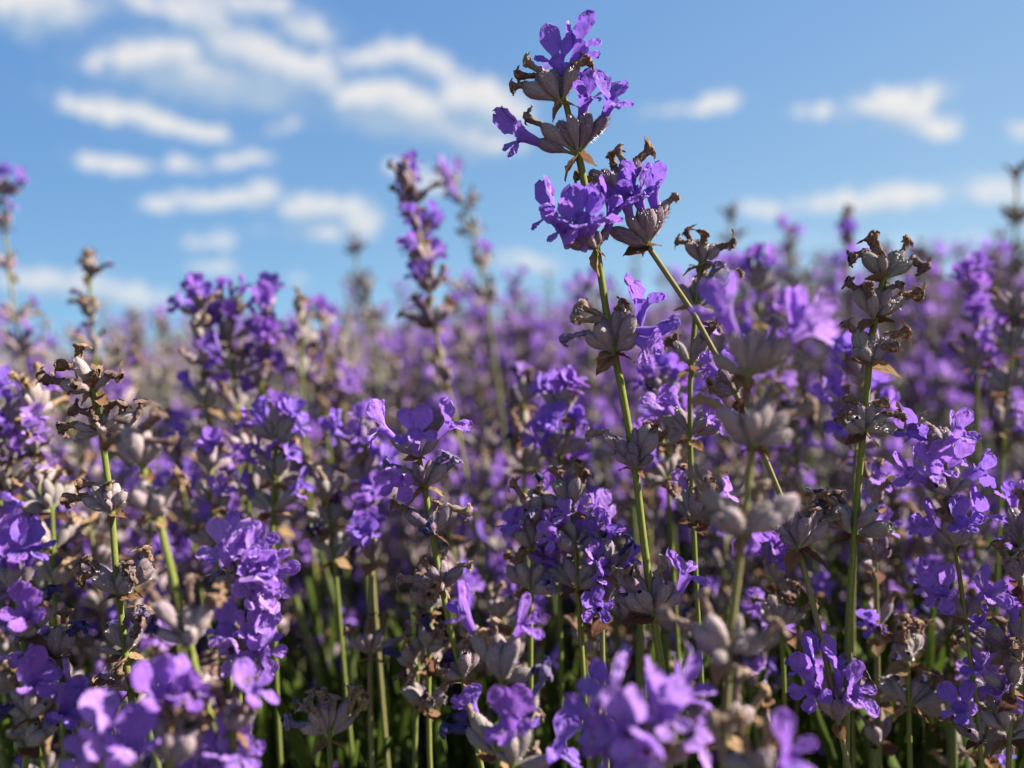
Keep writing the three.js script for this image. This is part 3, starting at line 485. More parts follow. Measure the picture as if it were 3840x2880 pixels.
// the low cluster in bloom, in focus
spike({ l: 'tight in-focus rosette of bright violet florets in full bloom, low beside the dark gap', d: .138, tone: 4, r: .44, stem: 1,
  p: [[cK, 1500, 330], [cK, 1505, 420], [cK, 1520, 700], [VV, 512, 1400], [VV, 520, 1530], [VV, 526, 1659]],
  w: [
    { k: cK, n: [1503, 500], i: [[1410, 380, -1.5, 'f', 1380, 290, -4], [1480, 340, -1, 'f', 1510, 290, -4.6], [1560, 330, -.4, 'f', 1620, 260, -4], [1540, 430, -2, 'f', 1580, 420, -5], [1640, 430, 0, 'f', 1700, 440, -2.5], [1590, 480, -1.5, 'f', 1600, 540, -4.4], [1420, 440, -1, 'd', 1370, 390], [1440, 450, -3, 'c'], [1330, 470, .5, 'n', 1330, 440], [1440, 330, 2, 'f', 1460, 230, 1.5], [1600, 360, 2, 'f', 1640, 200, 1]], b: [[1400, 520], [1590, 560]] },
    { k: cK, n: [1520, 700], i: [[1560, 620, -1.5, 'f', 1590, 570, -4], [1600, 640, 0, 'c'], [1450, 640, 0, 'c'], [1640, 580, .4, 'f', 1690, 560, -1.4]], b: [[1600, 690], [1410, 690]] },
    { k: cK, n: [1500, 1000], i: [[1420, 860, -1.4, 'f', 1400, 790, -3.6], [1440, 920, -2, 'f', 1420, 940, -5], [1530, 850, -1, 'f', 1560, 780, -3.4], [1600, 880, 0, 'f', 1640, 830, -2.4], [1380, 880, .6, 'n', 1310, 880], [1600, 940, -1.4, 'f', 1650, 960, -3]], b: [[1420, 1010], [1590, 1010]] },
  ] });
// the two at the edge of the picture
spike({ l: 'edge spike with large violet florets above a fat pale pod and dark blue faded flower', d: .135, tone: 1, r: .5, stem: 0,
  p: [[cK, 95, 480], [cK, 100, 560], [cK, 130, 800], [cK, 170, 1010], [cK, 190, 1330], [cK, 150, 1659]],
  w: [
    { k: cK, n: [100, 575], i: [[90, 400, -1.6, 'f', 60, 270, -3.6], [190, 390, 0, 'f', 190, 230, -1], [20, 400, 0, 'f', -40, 300, -1], [300, 600, 1, 'n', 350, 500]], b: [[180, 600], [20, 590]] },
    { k: cK, n: [135, 850], i: [[190, 740, -2, 'f', 150, 680, -5], [280, 700, 0, 'd', 330, 620], [330, 640, 1, 'c'], [50, 760, 0, 'c'], [230, 780, -1.4, 'c']], b: [[290, 850], [80, 880]] },
    { k: cK, n: [160, 1345], i: [[195, 1180, -1.4, 'f', 220, 1060, -4], [330, 1200, 0, 'c'], [110, 1220, 0, 'c'], [270, 1260, -2, 'c'], [90, 1160, 1, 'd', 50, 1080], [60, 1290, -1.5, 'n', 30, 1300]], b: [[60, 1400], [250, 1390]] },
    { k: cK, n: [185, 1525], i: [[350, 1380, 0, 'c'], [220, 1390, -1.4, 'c'], [90, 1500, -2, 'b'], [270, 1440, -2.4, 'b'], [370, 1340, 1, 'f', 440, 1270, -1]], b: [[235, 1570, -2], [120, 1590]] },
  ] });
spike({ l: 'short spike with long narrow pods ending in shrivelled blue-grey flowers, beside the edge rosettes', d: .140, tone: 0, r: .48, stem: 0,
  p: [[cK, 345, 880], [cK, 352, 975], [cK, 390, 1140], [cK, 450, 1400], [cK, 520, 1480], [cK, 545, 1659]],
  w: [
    { k: cK, n: [350, 975], i: [[335, 780, -1, 'c'], [450, 810, 0, 'n', 505, 740], [250, 830, .6, 'f', 180, 980, -3], [300, 840, 1, 'd', 290, 780], [400, 760, 2, 'd', 400, 650]], b: [[280, 860], [440, 940]] },
    { k: cK, n: [505, 1460], i: [[560, 1270, -1, 'n', 565, 1190], [600, 1290, 0, 'c'], [450, 1300, 0, 'f', 440, 1260, -3], [470, 1200, 1, 'f', 400, 1140, 0], [640, 1180, 2, 'd', 640, 1130]], b: [[450, 1440], [570, 1430]] },
  ] });
// blurred flowers along the bottom
spike({ l: 'big blurred violet flower head at the bottom, under the edge spike with large florets', d: .112, fs: 1.0, tone: 4, r: .55, stem: 0,
  p: [[cK, 700, 1660], [cK, 700, 1760], [cK, 710, 1900]],
  w: [{ k: cK, n: [700, 1780], i: [[690, 1600, -1.4, 'f', 740, 1480, -3.4], [640, 1520, 0, 'f', 650, 1350, -.6], [850, 1600, -1, 'f', 830, 1490, -3], [900, 1650, .5, 'c'], [560, 1650, 0, 'f', 500, 1600, -1]], b: [] }] });
spike({ l: 'blurred spike with one lilac floret above fat brown pods at the bottom', d: .112, tone: 3, r: .55, stem: 0,
  p: [[cK, 1040, 1480], [cK, 1060, 1620], [cK, 1080, 1900]],
  w: [{ k: cK, n: [1060, 1640], i: [[1010, 1300, .6, 'f', 1010, 1160, -.8], [1060, 1420, -1, 'd', 1090, 1250], [1190, 1470, -2, 'b'], [1130, 1410, .4, 'c'], [950, 1510, 0, 'c'], [1240, 1410, .8, 'd', 1300, 1370], [1110, 1270, 2, 'f', 1150, 1170, 2]], b: [] }] });
spike({ l: 'blurred spike with a ragged lilac floret leaning over brown pods, under the bright violet rosette', d: .116, tone: 3, r: .55, stem: 0,
  p: [[cK, 1440, 1330], [cK, 1450, 1450], [cK, 1480, 1900]],
  w: [{ k: cK, n: [1450, 1440], i: [[1560, 1260, 0, 'f', 1600, 1110, -1.4], [1390, 1240, 0, 'd', 1330, 1080], [1490, 1310, -2, 'd', 1560, 1280], [1440, 1210, 1, 'd', 1510, 1040], [1590, 1300, 1, 'c'], [1400, 1330, -1, 'c']], b: [[1570, 1490, -1], [1380, 1460]] }] });
spike({ l: 'pale lilac florets with white hairs peeping over the bottom edge of the picture', d: .118, tone: 4, r: .55, stem: 0,
  p: [[cK, 1420, 1700], [cK, 1425, 1800], [cK, 1440, 2000]],
  w: [{ k: cK, n: [1420, 1790], i: [[1400, 1610, -1, 'f', 1400, 1530, -3], [1480, 1640, 0, 'f', 1500, 1560, -2], [1330, 1660, 0, 'f', 1310, 1600, -2], [1160, 1700, 0, 'f', 1160, 1660, -2]], b: [] }] });
spike({ l: 'large blurred cluster of lilac florets at the bottom below the tallest stem', d: .110, tone: 4, r: .6, stem: 0, fs: 1.08, s: 1.1,
  p: [[cC, 860, 1560], [cC, 860, 1650], [cC, 870, 1900]],
  w: [{ k: cC, n: [860, 1660], i: [[600, 1450, 0, 'f', 390, 1250, -.6], [700, 1270, .6, 'f', 620, 1060, -.6], [770, 1450, -2.4, 'f', 730, 1390, -6], [900, 1310, -1, 'f', 965, 1150, -2], [1050, 1290, 0, 'f', 1180, 1120, -1], [960, 1410, -2.4, 'f', 990, 1290, -5], [1120, 1520, 0, 'f', 1200, 1500, -1], [1000, 1560, -2, 'd', 1060, 1500], [720, 1560, -1, 'f', 640, 1540, -3], [880, 1540, -3, 'f', 850, 1560, -6]], b: [] }] });
spike({ l: 'blurred pods with one big violet petal at the bottom edge under the blurred close spike', d: .102, tone: 1, r: .5, stem: 2,
  p: [[cM, 60, 1560], [cM, 70, 1700], [cM, 80, 1900]],
  w: [{ k: cM, n: [70, 1720], i: [[60, 1500, 0, 'd', 130, 1400], [150, 1660, -1, 'f', 220, 1560, -3], [-60, 1560, 0, 'd', -150, 1300], [-140, 1560, .6, 'c'], [10, 1540, -1, 'c'], [-200, 1620, 0, 'd', -320, 1330]], b: [] }] });
spike({ l: 'blurred single star-shaped violet floret facing the camera low beside the big lilac cluster', d: .125, tone: 1, r: .5, stem: 0,
  p: [[cC, 30, 1560], [cC, 40, 1700], [cC, 40, 1900]],
  w: [{ k: cC, n: [40, 1640], i: [[30, 1440, -2, 'f', 10, 1340, -5], [120, 1400, 0, 'n', 180, 1250], [-60, 1560, 0, 'c'], [170, 1200, 1, 'n', 290, 1050], [270, 1620, 1.4, 'f', 330, 1540, 0]], b: [] }] });
spike({ l: 'half blurred spike with a side-turned lilac floret and pale pods, beside the thin central stem', d: .131, tone: 1, r: .5, stem: 0,
  p: [[VV, 1085, 1400], [VV, 1088, 1470], [VV, 1075, 1659]],
  w: [
    { k: VV, n: [1085, 1480], i: [[1018, 1358, 0, 'f', 985, 1296, -.5], [1060, 1395, -1, 'd', 1050, 1350], [1115, 1370, -.4, 'f', 1148, 1320, -2.6], [1100, 1395, -2.4, 'b'], [1130, 1440, 0, 'c'], [1070, 1370, 1, 'd', 1080, 1330], [1150, 1450, 0, 'n', 1195, 1430]], b: [[1150, 1490]] },
    { k: VV, n: [1072, 1640], c: 8, f: .3, w: .6 },
  ] });

// ------------------------------------------------------------------ further spikes that can be made out: path and whorls by numbers
// [label, depth, tone, path in the 2212-wide view, whorls: x, y, calyxes, share in flower, share withered]
const M2 = [
  ['slightly blurred spike with lilac florets on both sides, its top against the clouds', .232, 2, [[884, 400], [896, 455], [908, 510], [925, 610], [936, 700], [962, 815], [985, 910]], [[886, 412, 9, .4, .4], [897, 455, 10, .2, .5], [909, 512, 10, .25, .5], [917, 575, 7, .6, .3], [926, 640, 9, .6, .4], [936, 705, 11, .1, .5], [966, 835, 9, .1, .5]]],
  ['hazy dark-podded spike with few lilac tips behind the lilac spike under the clouds', .31, 0, [[978, 392], [1002, 430], [1022, 510], [1042, 590], [1056, 680]], [[983, 405, 7, .3, .5], [1003, 450, 7, .15, .5], [1022, 510, 7, .1, .5], [1042, 585, 9, .1, .5], [1052, 650, 8, .2, .5]]],
  ['hazy two-tiered grey spike alone against the pale sky above the purple clump', .25, 1, [[192, 566], [192, 620], [198, 690], [206, 770], [214, 860]], [[191, 598, 10, 0, .6], [199, 690, 11, 0, .6], [208, 770, 8, .1, .5]]],
  ['hazy spike cut by the picture edge with lilac tips against the blue sky', .29, 2, [[2, 400], [8, 480], [18, 570], [34, 690], [50, 800]], [[4, 430, 6, .4, .3], [10, 495, 6, .35, .3], [22, 590, 8, .05, .5], [38, 690, 10, .45, .4], [48, 765, 9, .15, .5]]],
  ['faint grey spike of small pods alone against the sky beside the lilac spike', .40, 0, [[766, 530], [772, 590], [784, 650], [800, 730]], [[768, 553, 9, 0, .5], [782, 622, 8, 0, .5], [770, 665, 8, 0, .5], [796, 700, 7, .1, .5]]],
  ['first of two tall heads of the dense violet clump rising into the sky', .215, 1, [[425, 655], [430, 720], [440, 800], [448, 900], [452, 980]], [[425, 690, 8, .7, .5], [430, 745, 8, .55, .5], [441, 800, 9, .25, .5], [447, 880, 8, .3, .5]]],
  ['second of two tall heads of the dense violet clump, nearer the tallest spike', .22, 1, [[490, 655], [494, 730], [505, 800], [512, 900], [516, 990]], [[490, 690, 8, .75, .5], [496, 745, 8, .55, .4], [506, 815, 8, .5, .5], [512, 890, 8, .2, .5]]],
  ['blue-violet head next to the dense violet clump, its florets dark against the sky', .225, 3, [[580, 660], [575, 730], [566, 810], [560, 900]], [[582, 695, 9, .85, .4], [574, 760, 9, .75, .4], [566, 830, 8, .4, .5]]],
  ['grey-green budded spike between the violet clump and the faint spike', .25, 1, [[644, 660], [648, 720], [652, 800], [656, 900]], [[645, 690, 8, .2, .5], [650, 750, 9, .15, .5], [653, 815, 9, .2, .5]]],
  ['violet spike with dark florets behind the grey-green budded spike', .28, 3, [[700, 690], [702, 750], [706, 830], [708, 920]], [[700, 715, 8, .6, .4], [704, 775, 9, .5, .5], [706, 840, 9, .6, .4]]],
  ['in-focus crown of grey pods with curled dry ends standing above the blurred close florets', .160, 0, [[1515, 560], [1518, 600], [1500, 700], [1492, 800], [1490, 930], [1495, 1060], [1500, 1180]], [[1519, 585, 0, 0, 0], [1500, 665, 8, .1, .6], [1476, 800, 7, .1, .6], [1490, 950, 8, .75, .3], [1500, 1130, 8, .1, .6]]],
  ['dark hazy spike with a narrow pointed top against the sky behind the tallest spike', .40, 4, [[1578, 450], [1580, 510], [1582, 580], [1584, 680]], [[1578, 478, 8, 0, .5], [1580, 525, 7, 0, .5], [1582, 590, 8, .3, .5]]],
  ['far hazy spike with a lilac tip against the pale sky', .44, 2, [[1706, 490], [1704, 550], [1700, 640]], [[1706, 515, 7, .55, .3], [1704, 560, 8, .1, .5], [1702, 610, 8, .5, .5]]],
  ['hazy spike with violet florets behind the withered crowned spike', .36, 2, [[1824, 470], [1828, 530], [1830, 620], [1832, 720]], [[1825, 492, 7, .15, .5], [1828, 535, 8, .6, .3], [1830, 590, 8, .5, .4], [1831, 650, 8, .3, .5]]],
  ['hazy grey spike at the sunny edge of the picture reaching into the sky', .36, 0, [[2192, 360], [2196, 420], [2194, 500], [2190, 600], [2184, 720]], [[2194, 392, 8, 0, .5], [2190, 485, 8, 0, .5], [2188, 590, 9, .05, .5], [2186, 680, 9, .2, .5]]],
  ['violet cluster with its florets close together at the sunny side under the horizon haze', .225, 3, [[2106, 590], [2110, 650], [2112, 740], [2110, 860]], [[2108, 640, 10, .9, .4], [2110, 715, 9, .7, .4], [2111, 800, 9, .4, .5]]],
  ['grey-brown spike with pods all along its stem near the sunny edge', .21, 0, [[2190, 640], [2186, 740], [2176, 860], [2166, 970]], [[2190, 690, 10, .05, .5], [2184, 770, 9, .3, .5], [2176, 850, 9, .1, .5], [2168, 930, 8, .2, .5]]],
  ['spike with open violet florets and grey pods straight above the bright violet rosette', .185, 1, [[600, 930], [596, 990], [590, 1080], [588, 1160]], [[594, 965, 10, .65, .5], [592, 1045, 9, .5, .5], [589, 1110, 8, .3, .5]]],
  ['violet spike with florets beside a bare green stem, above the bright violet rosette', .19, 3, [[455, 990], [452, 1050], [460, 1130], [470, 1220]], [[454, 1030, 8, .6, .4], [460, 1105, 8, .3, .5], [466, 1180, 8, .2, .6]]],
  ['pair of violet florets on a straight green stem above the dark gap', .178, 2, [[806, 1130], [803, 1200], [802, 1300], [800, 1420], [800, 1540]], [[803, 1215, 8, .7, .4], [802, 1420, 6, 0, .5]]],
  ['grey budded spike beside the straight stem above the dark gap', .19, 1, [[700, 1040], [712, 1120], [722, 1200], [730, 1300]], [[705, 1080, 9, .1, .4], [714, 1140, 8, .05, .4], [722, 1210, 8, .05, .4]]],
  ['violet spike with stacked florets behind the three-floret spike', .195, 2, [[788, 930], [790, 1000], [794, 1080], [798, 1150]], [[788, 975, 9, .8, .4], [791, 1045, 9, .7, .4], [795, 1110, 9, .4, .5]]],
  ['violet flowering spike with stacked florets close beside the tallest stem', .183, 1, [[1220, 860], [1214, 940], [1208, 1020], [1206, 1100]], [[1222, 905, 9, .75, .4], [1212, 985, 9, .75, .4], [1208, 1050, 8, .3, .5]]],
  ['low spike of grey-green buds with dark violet florets under them near the tallest stem', .165, 3, [[1160, 1070], [1158, 1130], [1150, 1220], [1146, 1320]], [[1158, 1120, 9, .1, .3], [1153, 1195, 9, .7, .4], [1148, 1280, 8, .4, .5]]],
  ['spike with curled grey buds and one bright floret beside the tallest stem', .160, 0, [[1232, 1060], [1236, 1130], [1246, 1220], [1252, 1330]], [[1234, 1110, 9, 0, .6], [1242, 1190, 9, .6, .5], [1250, 1275, 8, .4, .6]]],
  ['spike with pale lilac upright floret and brown dry flowers close to the tallest stem', .158, 2, [[1296, 1180], [1300, 1240], [1300, 1330], [1302, 1430]], [[1298, 1255, 8, .5, .5], [1300, 1330, 7, .3, .6]]],
  ['violet spike with florets facing the camera behind the tallest stem', .185, 1, [[1440, 840], [1436, 900], [1440, 980], [1444, 1060]], [[1438, 880, 8, .6, .4], [1441, 960, 8, .4, .5], [1444, 1040, 8, .5, .5]]],
  ['pale lilac spike lit from behind next to the withered crowned spike', .185, 2, [[1860, 790], [1856, 850], [1850, 930], [1846, 1010]], [[1858, 830, 7, .75, .4], [1853, 910, 8, .5, .5], [1848, 985, 8, .4, .5]]],
  ['violet spike with crowded florets behind the blurred close florets', .24, 1, [[1640, 590], [1640, 650], [1642, 740], [1644, 840]], [[1640, 630, 10, .7, .4], [1641, 700, 9, .5, .5], [1643, 780, 9, .4, .5]]],
  ['edge spike with bright violet florets low at the sunny side of the picture', .150, 2, [[2200, 1330], [2192, 1400], [2186, 1480], [2180, 1600]], [[2196, 1420, 6, .8, .4], [2186, 1500, 7, .1, .5], [2182, 1600, 7, .5, .5]]],
  ['edge spike with shrivelled lilac tips and long pods, above the low edge florets', .150, 2, [[2206, 1130], [2204, 1210], [2206, 1290], [2212, 1400]], [[2206, 1180, 6, .4, .5], [2206, 1265, 7, .5, .5]]],
  ['low grey spike with slender pods at the sunny side in front of the dark green', .165, 0, [[2146, 1400], [2142, 1470], [2136, 1560], [2130, 1659]], [[2144, 1445, 8, .1, .5], [2138, 1530, 7, .4, .5], [2132, 1630, 8, .2, .6]]],
  ['slender dark pods low in the dark green gap beside the bottom rosette stem', .165, 0, [[1960, 1400], [1962, 1470], [1964, 1560], [1966, 1659]], [[1961, 1440, 7, .05, .4], [1963, 1530, 8, .05, .4]]],
  ['violet florets low between the leaning stem and the withered stem', .17, 3, [[1680, 1220], [1684, 1290], [1690, 1380], [1694, 1500]], [[1682, 1275, 8, .7, .4], [1688, 1360, 7, .1, .5]]],
  ['dark grey pods with dry tips low at the bottom of the dark gap', .160, 4, [[708, 1540], [710, 1600], [714, 1659]], [[709, 1600, 9, 0, .6]]],
  ['small grey spike under the central thin stem, pods lit at the edges', .168, 0, [[930, 1270], [928, 1340], [926, 1440], [926, 1560]], [[929, 1330, 8, .1, .5], [927, 1420, 8, .05, .6], [926, 1530, 7, .05, .6]]],
  ['budded spike low in the dark gap between the straight stem and the central stem', .172, 1, [[905, 1400], [902, 1460], [898, 1560], [896, 1640]], [[903, 1450, 7, 0, .4], [899, 1530, 7, 0, .5]]],
  ['grey spike with pods and dark violet florets behind the edge rosettes', .185, 4, [[70, 860], [74, 930], [80, 1020], [86, 1110]], [[71, 900, 9, .3, .5], [76, 980, 9, .4, .5], [82, 1060, 9, .2, .5]]],
  ['violet spike at the edge with blue-violet florets behind the grey spike', .195, 1, [[10, 880], [14, 950], [20, 1040], [26, 1120]], [[11, 925, 9, .8, .4], [16, 1000, 9, .5, .5], [22, 1070, 9, .5, .5]]],
  ['spike of grey pods beside the pale withered spike with lilac florets between', .180, 1, [[110, 1060], [114, 1130], [116, 1220], [118, 1320]], [[112, 1110, 9, .1, .5], [115, 1190, 9, .05, .5], [117, 1270, 9, .2, .5]]],
  ['bronze-grey spike with withered flowers between the tallest stem and the violet stack', .21, 0, [[1130, 830], [1130, 900], [1132, 980], [1134, 1060]], [[1130, 880, 9, .15, .6], [1131, 950, 9, .1, .6], [1133, 1020, 9, .1, .6]]],
];
for (const [l, d, tone, p, w] of M2) {
  const [x0, y0] = p[0];
  const whorls = w.filter((q) => q[2]).map(([x, y, c, f, wi], i) => ({ n: [x, y], c, f, w: wi, top: i === 0 }));
  if (l.startsWith('in-focus crown')) whorls.unshift({ k: cB, n: [1212, 320], i: [[1120, 180, 0, 'd', 1040, 165], [1150, 180, 1, 'd', 1085, 100], [1230, 170, -1.4, 'd', 1250, 110], [1320, 210, 0, 'd', 1430, 215], [1190, 160, .8, 'c'], [1275, 190, 1, 'c']], b: [[1095, 330], [1250, 390]] });
  spike({ l, d, tone, p: p.map(([x, y]) => [VV, x, y]), w: whorls, r: .5, lod: d < .172 ? 0 : 1, g: 'lavender spikes that stand out of the field' });
}

// ------------------------------------------------------------------ the standing mass: copies of a few whole spikes, each an object of its own
const H0 = 0.56;
function templateSpike(seed, kind) {                            // kind 0 in bloom, 1 half faded, 2 only grey pods
  R = rng(seed);
  const T = tones(seed), root = new THREE.Group(), lx = rr(-.02, .02), lz = rr(-.02, .02), n = 4 + Math.floor(R() * 4), gap = rr(.85, 1.25);
  const P = [V3(lx, H0, lz), V3(lx * .8, H0 - .03, lz * .8), V3(lx * .5, H0 - .08, lz * .5), V3(lx * .2, H0 - .2, lz * .2), V3(0, 0, 0)];
  part('stem', stemShape(P, .45 * MM, .8 * MM, 16, 6), STEM[T.stem], root);
  const S = new THREE.CatmullRomCurve3(P, false, 'centripetal');
  let y = .002; const L = S.getLength();
  for (let i = 0; i < n; i++) {
    const node = S.getPointAt(y / L), axis = S.getTangentAt(y / L).negate();
    const top = i === 0 && R() < .6;
    whorl(root, node, axis, T, 1, { c: top ? 5 : 5 + Math.floor(R() * 5), f: [.5, .22, .04][kind] * rr(.6, 1.2), w: .5, s: 1, top, b: R() < .5 ? 1 : 2 });
    y += gap * rr(.008, .0125) * (i === n - 2 ? 2 : 1);
  }
  return root;
}
const TEMPLATES = [0, 1, 2].map((k) => [1, 2, 3, 4, 5, 6, 7, 8].map((s) => templateSpike(2000 + k * 50 + s, k)));
const skyline = (x) => 1356 - 336 * (x / 3840);                 // where the tops of the standing mass end, photograph pixels
const KIND = ['violet-flowered', 'half-faded', 'grey-podded'];
// what each stands nearest to, in the 2212-wide view; the sun comes from the far side of the picture's width
const ANCHORS = [[195, 640, 'the hazy two-tiered grey spike'], [30, 700, 'the lilac-tipped edge spike'], [60, 930, 'the grey edge spike'], [190, 860, 'the pale withered spike'], [335, 1050, 'the blurred grey-brown spike'], [110, 1170, 'the large edge florets'],
  [430, 760, 'the taller violet clump'], [560, 750, 'the blue-violet head'], [648, 740, 'the green budded spike'], [595, 1020, 'the floret spike above the dark gap'], [455, 1060, 'the bare-stemmed violet spike'], [540, 1220, 'the bright violet rosette'], [715, 1140, 'the grey budded spike by the gap'],
  [780, 620, 'the faint grey spike'], [790, 1030, 'the stacked violet spike'], [803, 1300, 'the straight green stem'], [925, 640, 'the lilac spike under the clouds'], [1035, 580, 'the hazy dark-podded spike'], [895, 910, 'the three-floret crown'], [930, 1130, 'the thin central stem'], [1130, 930, 'the bronze-grey spike'],
  [1300, 700, 'the middle of the tallest spike'], [1214, 960, 'the flowering spike by the tallest stem'], [1372, 980, 'the lower pods of the tallest spike'], [1155, 1180, 'the green-budded low spike'], [1300, 1280, 'the upright lilac floret'], [1400, 1350, 'the foot of the tallest stem'],
  [1515, 620, 'the in-focus grey crown'], [1440, 930, 'the camera-facing florets'], [1640, 660, 'the close blurred florets'], [1600, 930, 'the close blurred pods'], [1725, 1170, 'the leaning stem'], [1685, 1300, 'the low violet florets'], [1800, 1480, 'the bottom rosette'],
  [1900, 650, 'the withered crowned spike'], [1855, 930, 'the lower pods of the withered spike'], [1828, 520, 'the hazy violet-topped spike'], [2110, 680, 'the violet cluster under the haze'], [2190, 520, 'the hazy sunny-edge spike'], [2180, 820, 'the pod-lined edge spike'], [2040, 960, 'the tiered violet spike'], [2080, 1250, 'the thin sunny-side stem'], [2000, 1500, 'the slender low pods']];
function whereIs(x, y, d, kind) {
  x *= 2212 / 3840; y *= 2212 / 3840;
  const [ax, ay, what] = ANCHORS.reduce((p, q) => (Math.hypot(q[0] - x, q[1] - y) < Math.hypot(p[0] - x, p[1] - y) ? q : p));
  const dx = x - ax, dy = y - ay, h = Math.abs(dx) > Math.abs(dy) * .5 ? (dx > 0 ? 'sunward' : 'shadeward') : '', v = Math.abs(dy) > Math.abs(dx) * .5 ? (dy < 0 ? 'above' : 'below') : '';
  const far = d < .34 ? 'soft' : d < .55 ? 'hazy' : 'faint', place = h && v ? `top ${v} ${what} ${h}` : h ? `top level with ${what} ${h}` : `top straight ${v} ${what}`;
  return [`${far} ${KIND[kind]} spike, ${place}`, `${far} ${KIND[kind]} spikes around ${what}`];
}
R = rng(4242);
const want = 300 - nearSpikes.length, spots = [];
for (let tries = 0; spots.length < want && tries < 20000; tries++) {
  const lowOne = spots.length < 80, t = R(), d = lowOne ? rr(.185, .30) : .2 + .62 * t, x = rr(-200, 4040), sk = skyline(x);
  const low = d < .42 ? rr(20, 900) * (.55 + .45 * R()) : rr(-10, 420);
  let y = lowOne ? rr(1620, 2850) : sk + low;
  if (d < .27 && y < sk + 120) continue;
  if (x > 950 && x < 1800 && y > 1800 && R() < .93) continue;       // the dark green gap
  if (x > 3050 && x < 3500 && y > 2000 && R() < .9) continue;
  if (x > 2150 && x < 2500 && y > 1900 && R() < .8) continue;
  if (R() < .17 && d > .34) y = sk + 30 - Math.abs(gauss()) * 150;
  const p = at(x, y, d);
  if (spots.some((s) => s.p.distanceTo(p) < .011)) continue;
  spots.push({ x, y, d, p });
}
const fresh = new Set(), placed = [];
for (const s of spots) {
  const clump = noise2(s.p.x * 7 + 3, s.p.z * 7), kind = clump + gauss() * .5 > .1 ? (R() < .6 ? 0 : 1) : (R() < .4 ? 1 : 2), src = pick(TEMPLATES[kind]);
  const o = fresh.has(src) ? src.clone() : src; fresh.add(src);
  o.name = numbered(SPIKE); scene.add(o);
  const tilt = V3(gauss() * .09, 1, gauss() * .09).normalize(), sc = rr(.9, 1.08);
  o.quaternion.setFromUnitVectors(UP, tilt).multiply(new THREE.Quaternion().setFromAxisAngle(UP, rr(0, 6.28)));
  o.scale.setScalar(sc); o.position.copy(s.p).addScaledVector(tilt, -H0 * sc);
  const [label, group] = whereIs(s.x, s.y, s.d, kind);
  tag(o, label, 'lavender spike', group); placed.push([o, s.y]);
}

{ // where two read alike, say which is the higher
  const by = {}; for (const q of placed) (by[q[0].userData.label] ??= []).push(q);
  const NTH = { 2: ['higher one', 'lower one'], 3: ['highest', 'middle one', 'lowest'], 4: ['highest', 'second highest', 'second lowest', 'lowest'], 5: ['highest', 'second highest', 'middle one', 'second lowest', 'lowest'], 6: ['highest', 'second highest', 'third highest', 'third lowest', 'second lowest', 'lowest'], 7: ['highest', 'second highest', 'third highest', 'middle one', 'third lowest', 'second lowest', 'lowest'] };
  for (const l in by) { const q = by[l], w = NTH[q.length]; if (w && l.split(' ').length < 15) q.sort((a, b) => a[1] - b[1]).forEach(([o], i) => { o.userData.label = `${l}, ${w[i]}`; }); }
}

// ------------------------------------------------------------------ the rest of the field: too many and too small to count
function simpleSpike(seed, kind) {                              // one whole spike in three geometries: stem and bracts, calyxes, florets
  R = rng(seed); const S = [], C = [], F = [], n = 6, H = H0;
  S.push(stemShape([V3(0, H, 0), V3(.002, H * .6, 0), V3(0, 0, 0)], .5 * MM, .8 * MM, 4, 4));
  for (let i = 0; i < n; i++) {
    const y = H - .002 - i * .0105 - (i === n - 1 ? .008 : 0), t0 = rr(0, 6.28);
    for (let k = 0; k < 8; k++) {
      const a = t0 + (k % 2) * Math.PI + gauss() * .8, th = rr(16, 66) * DEG, d = V3(Math.cos(a) * Math.sin(th), Math.cos(th), Math.sin(a) * Math.sin(th)), b = V3(0, y + rr(0, .0015), 0), L = rr(5, 6.6) * MM;
      C.push(mul(pick(CAL2), place(frame(d, rr(0, 6)), b, V3(L * 1.05, L, L * 1.05))));
      const m = b.clone().addScaledVector(d, L);
      if (R() < [.22, .04][kind]) F.push(mul(pick(FLO2), place(frame(d, rr(-.5, .5)), m, MM)));
      else if (R() < .5) { const e = d.clone().add(V3(gauss() * .6, gauss() * .3, gauss() * .6)).normalize(), l = 3.6 * MM; C.push(mul(CAL2[0], place(frame(e, 0), m, V3(l * .8, l, l * .8)))); }
    }
  }
  return [S, C, F].map((a) => mergeGeometries(a.map((g) => { const h = g.clone(); return h; })));
}
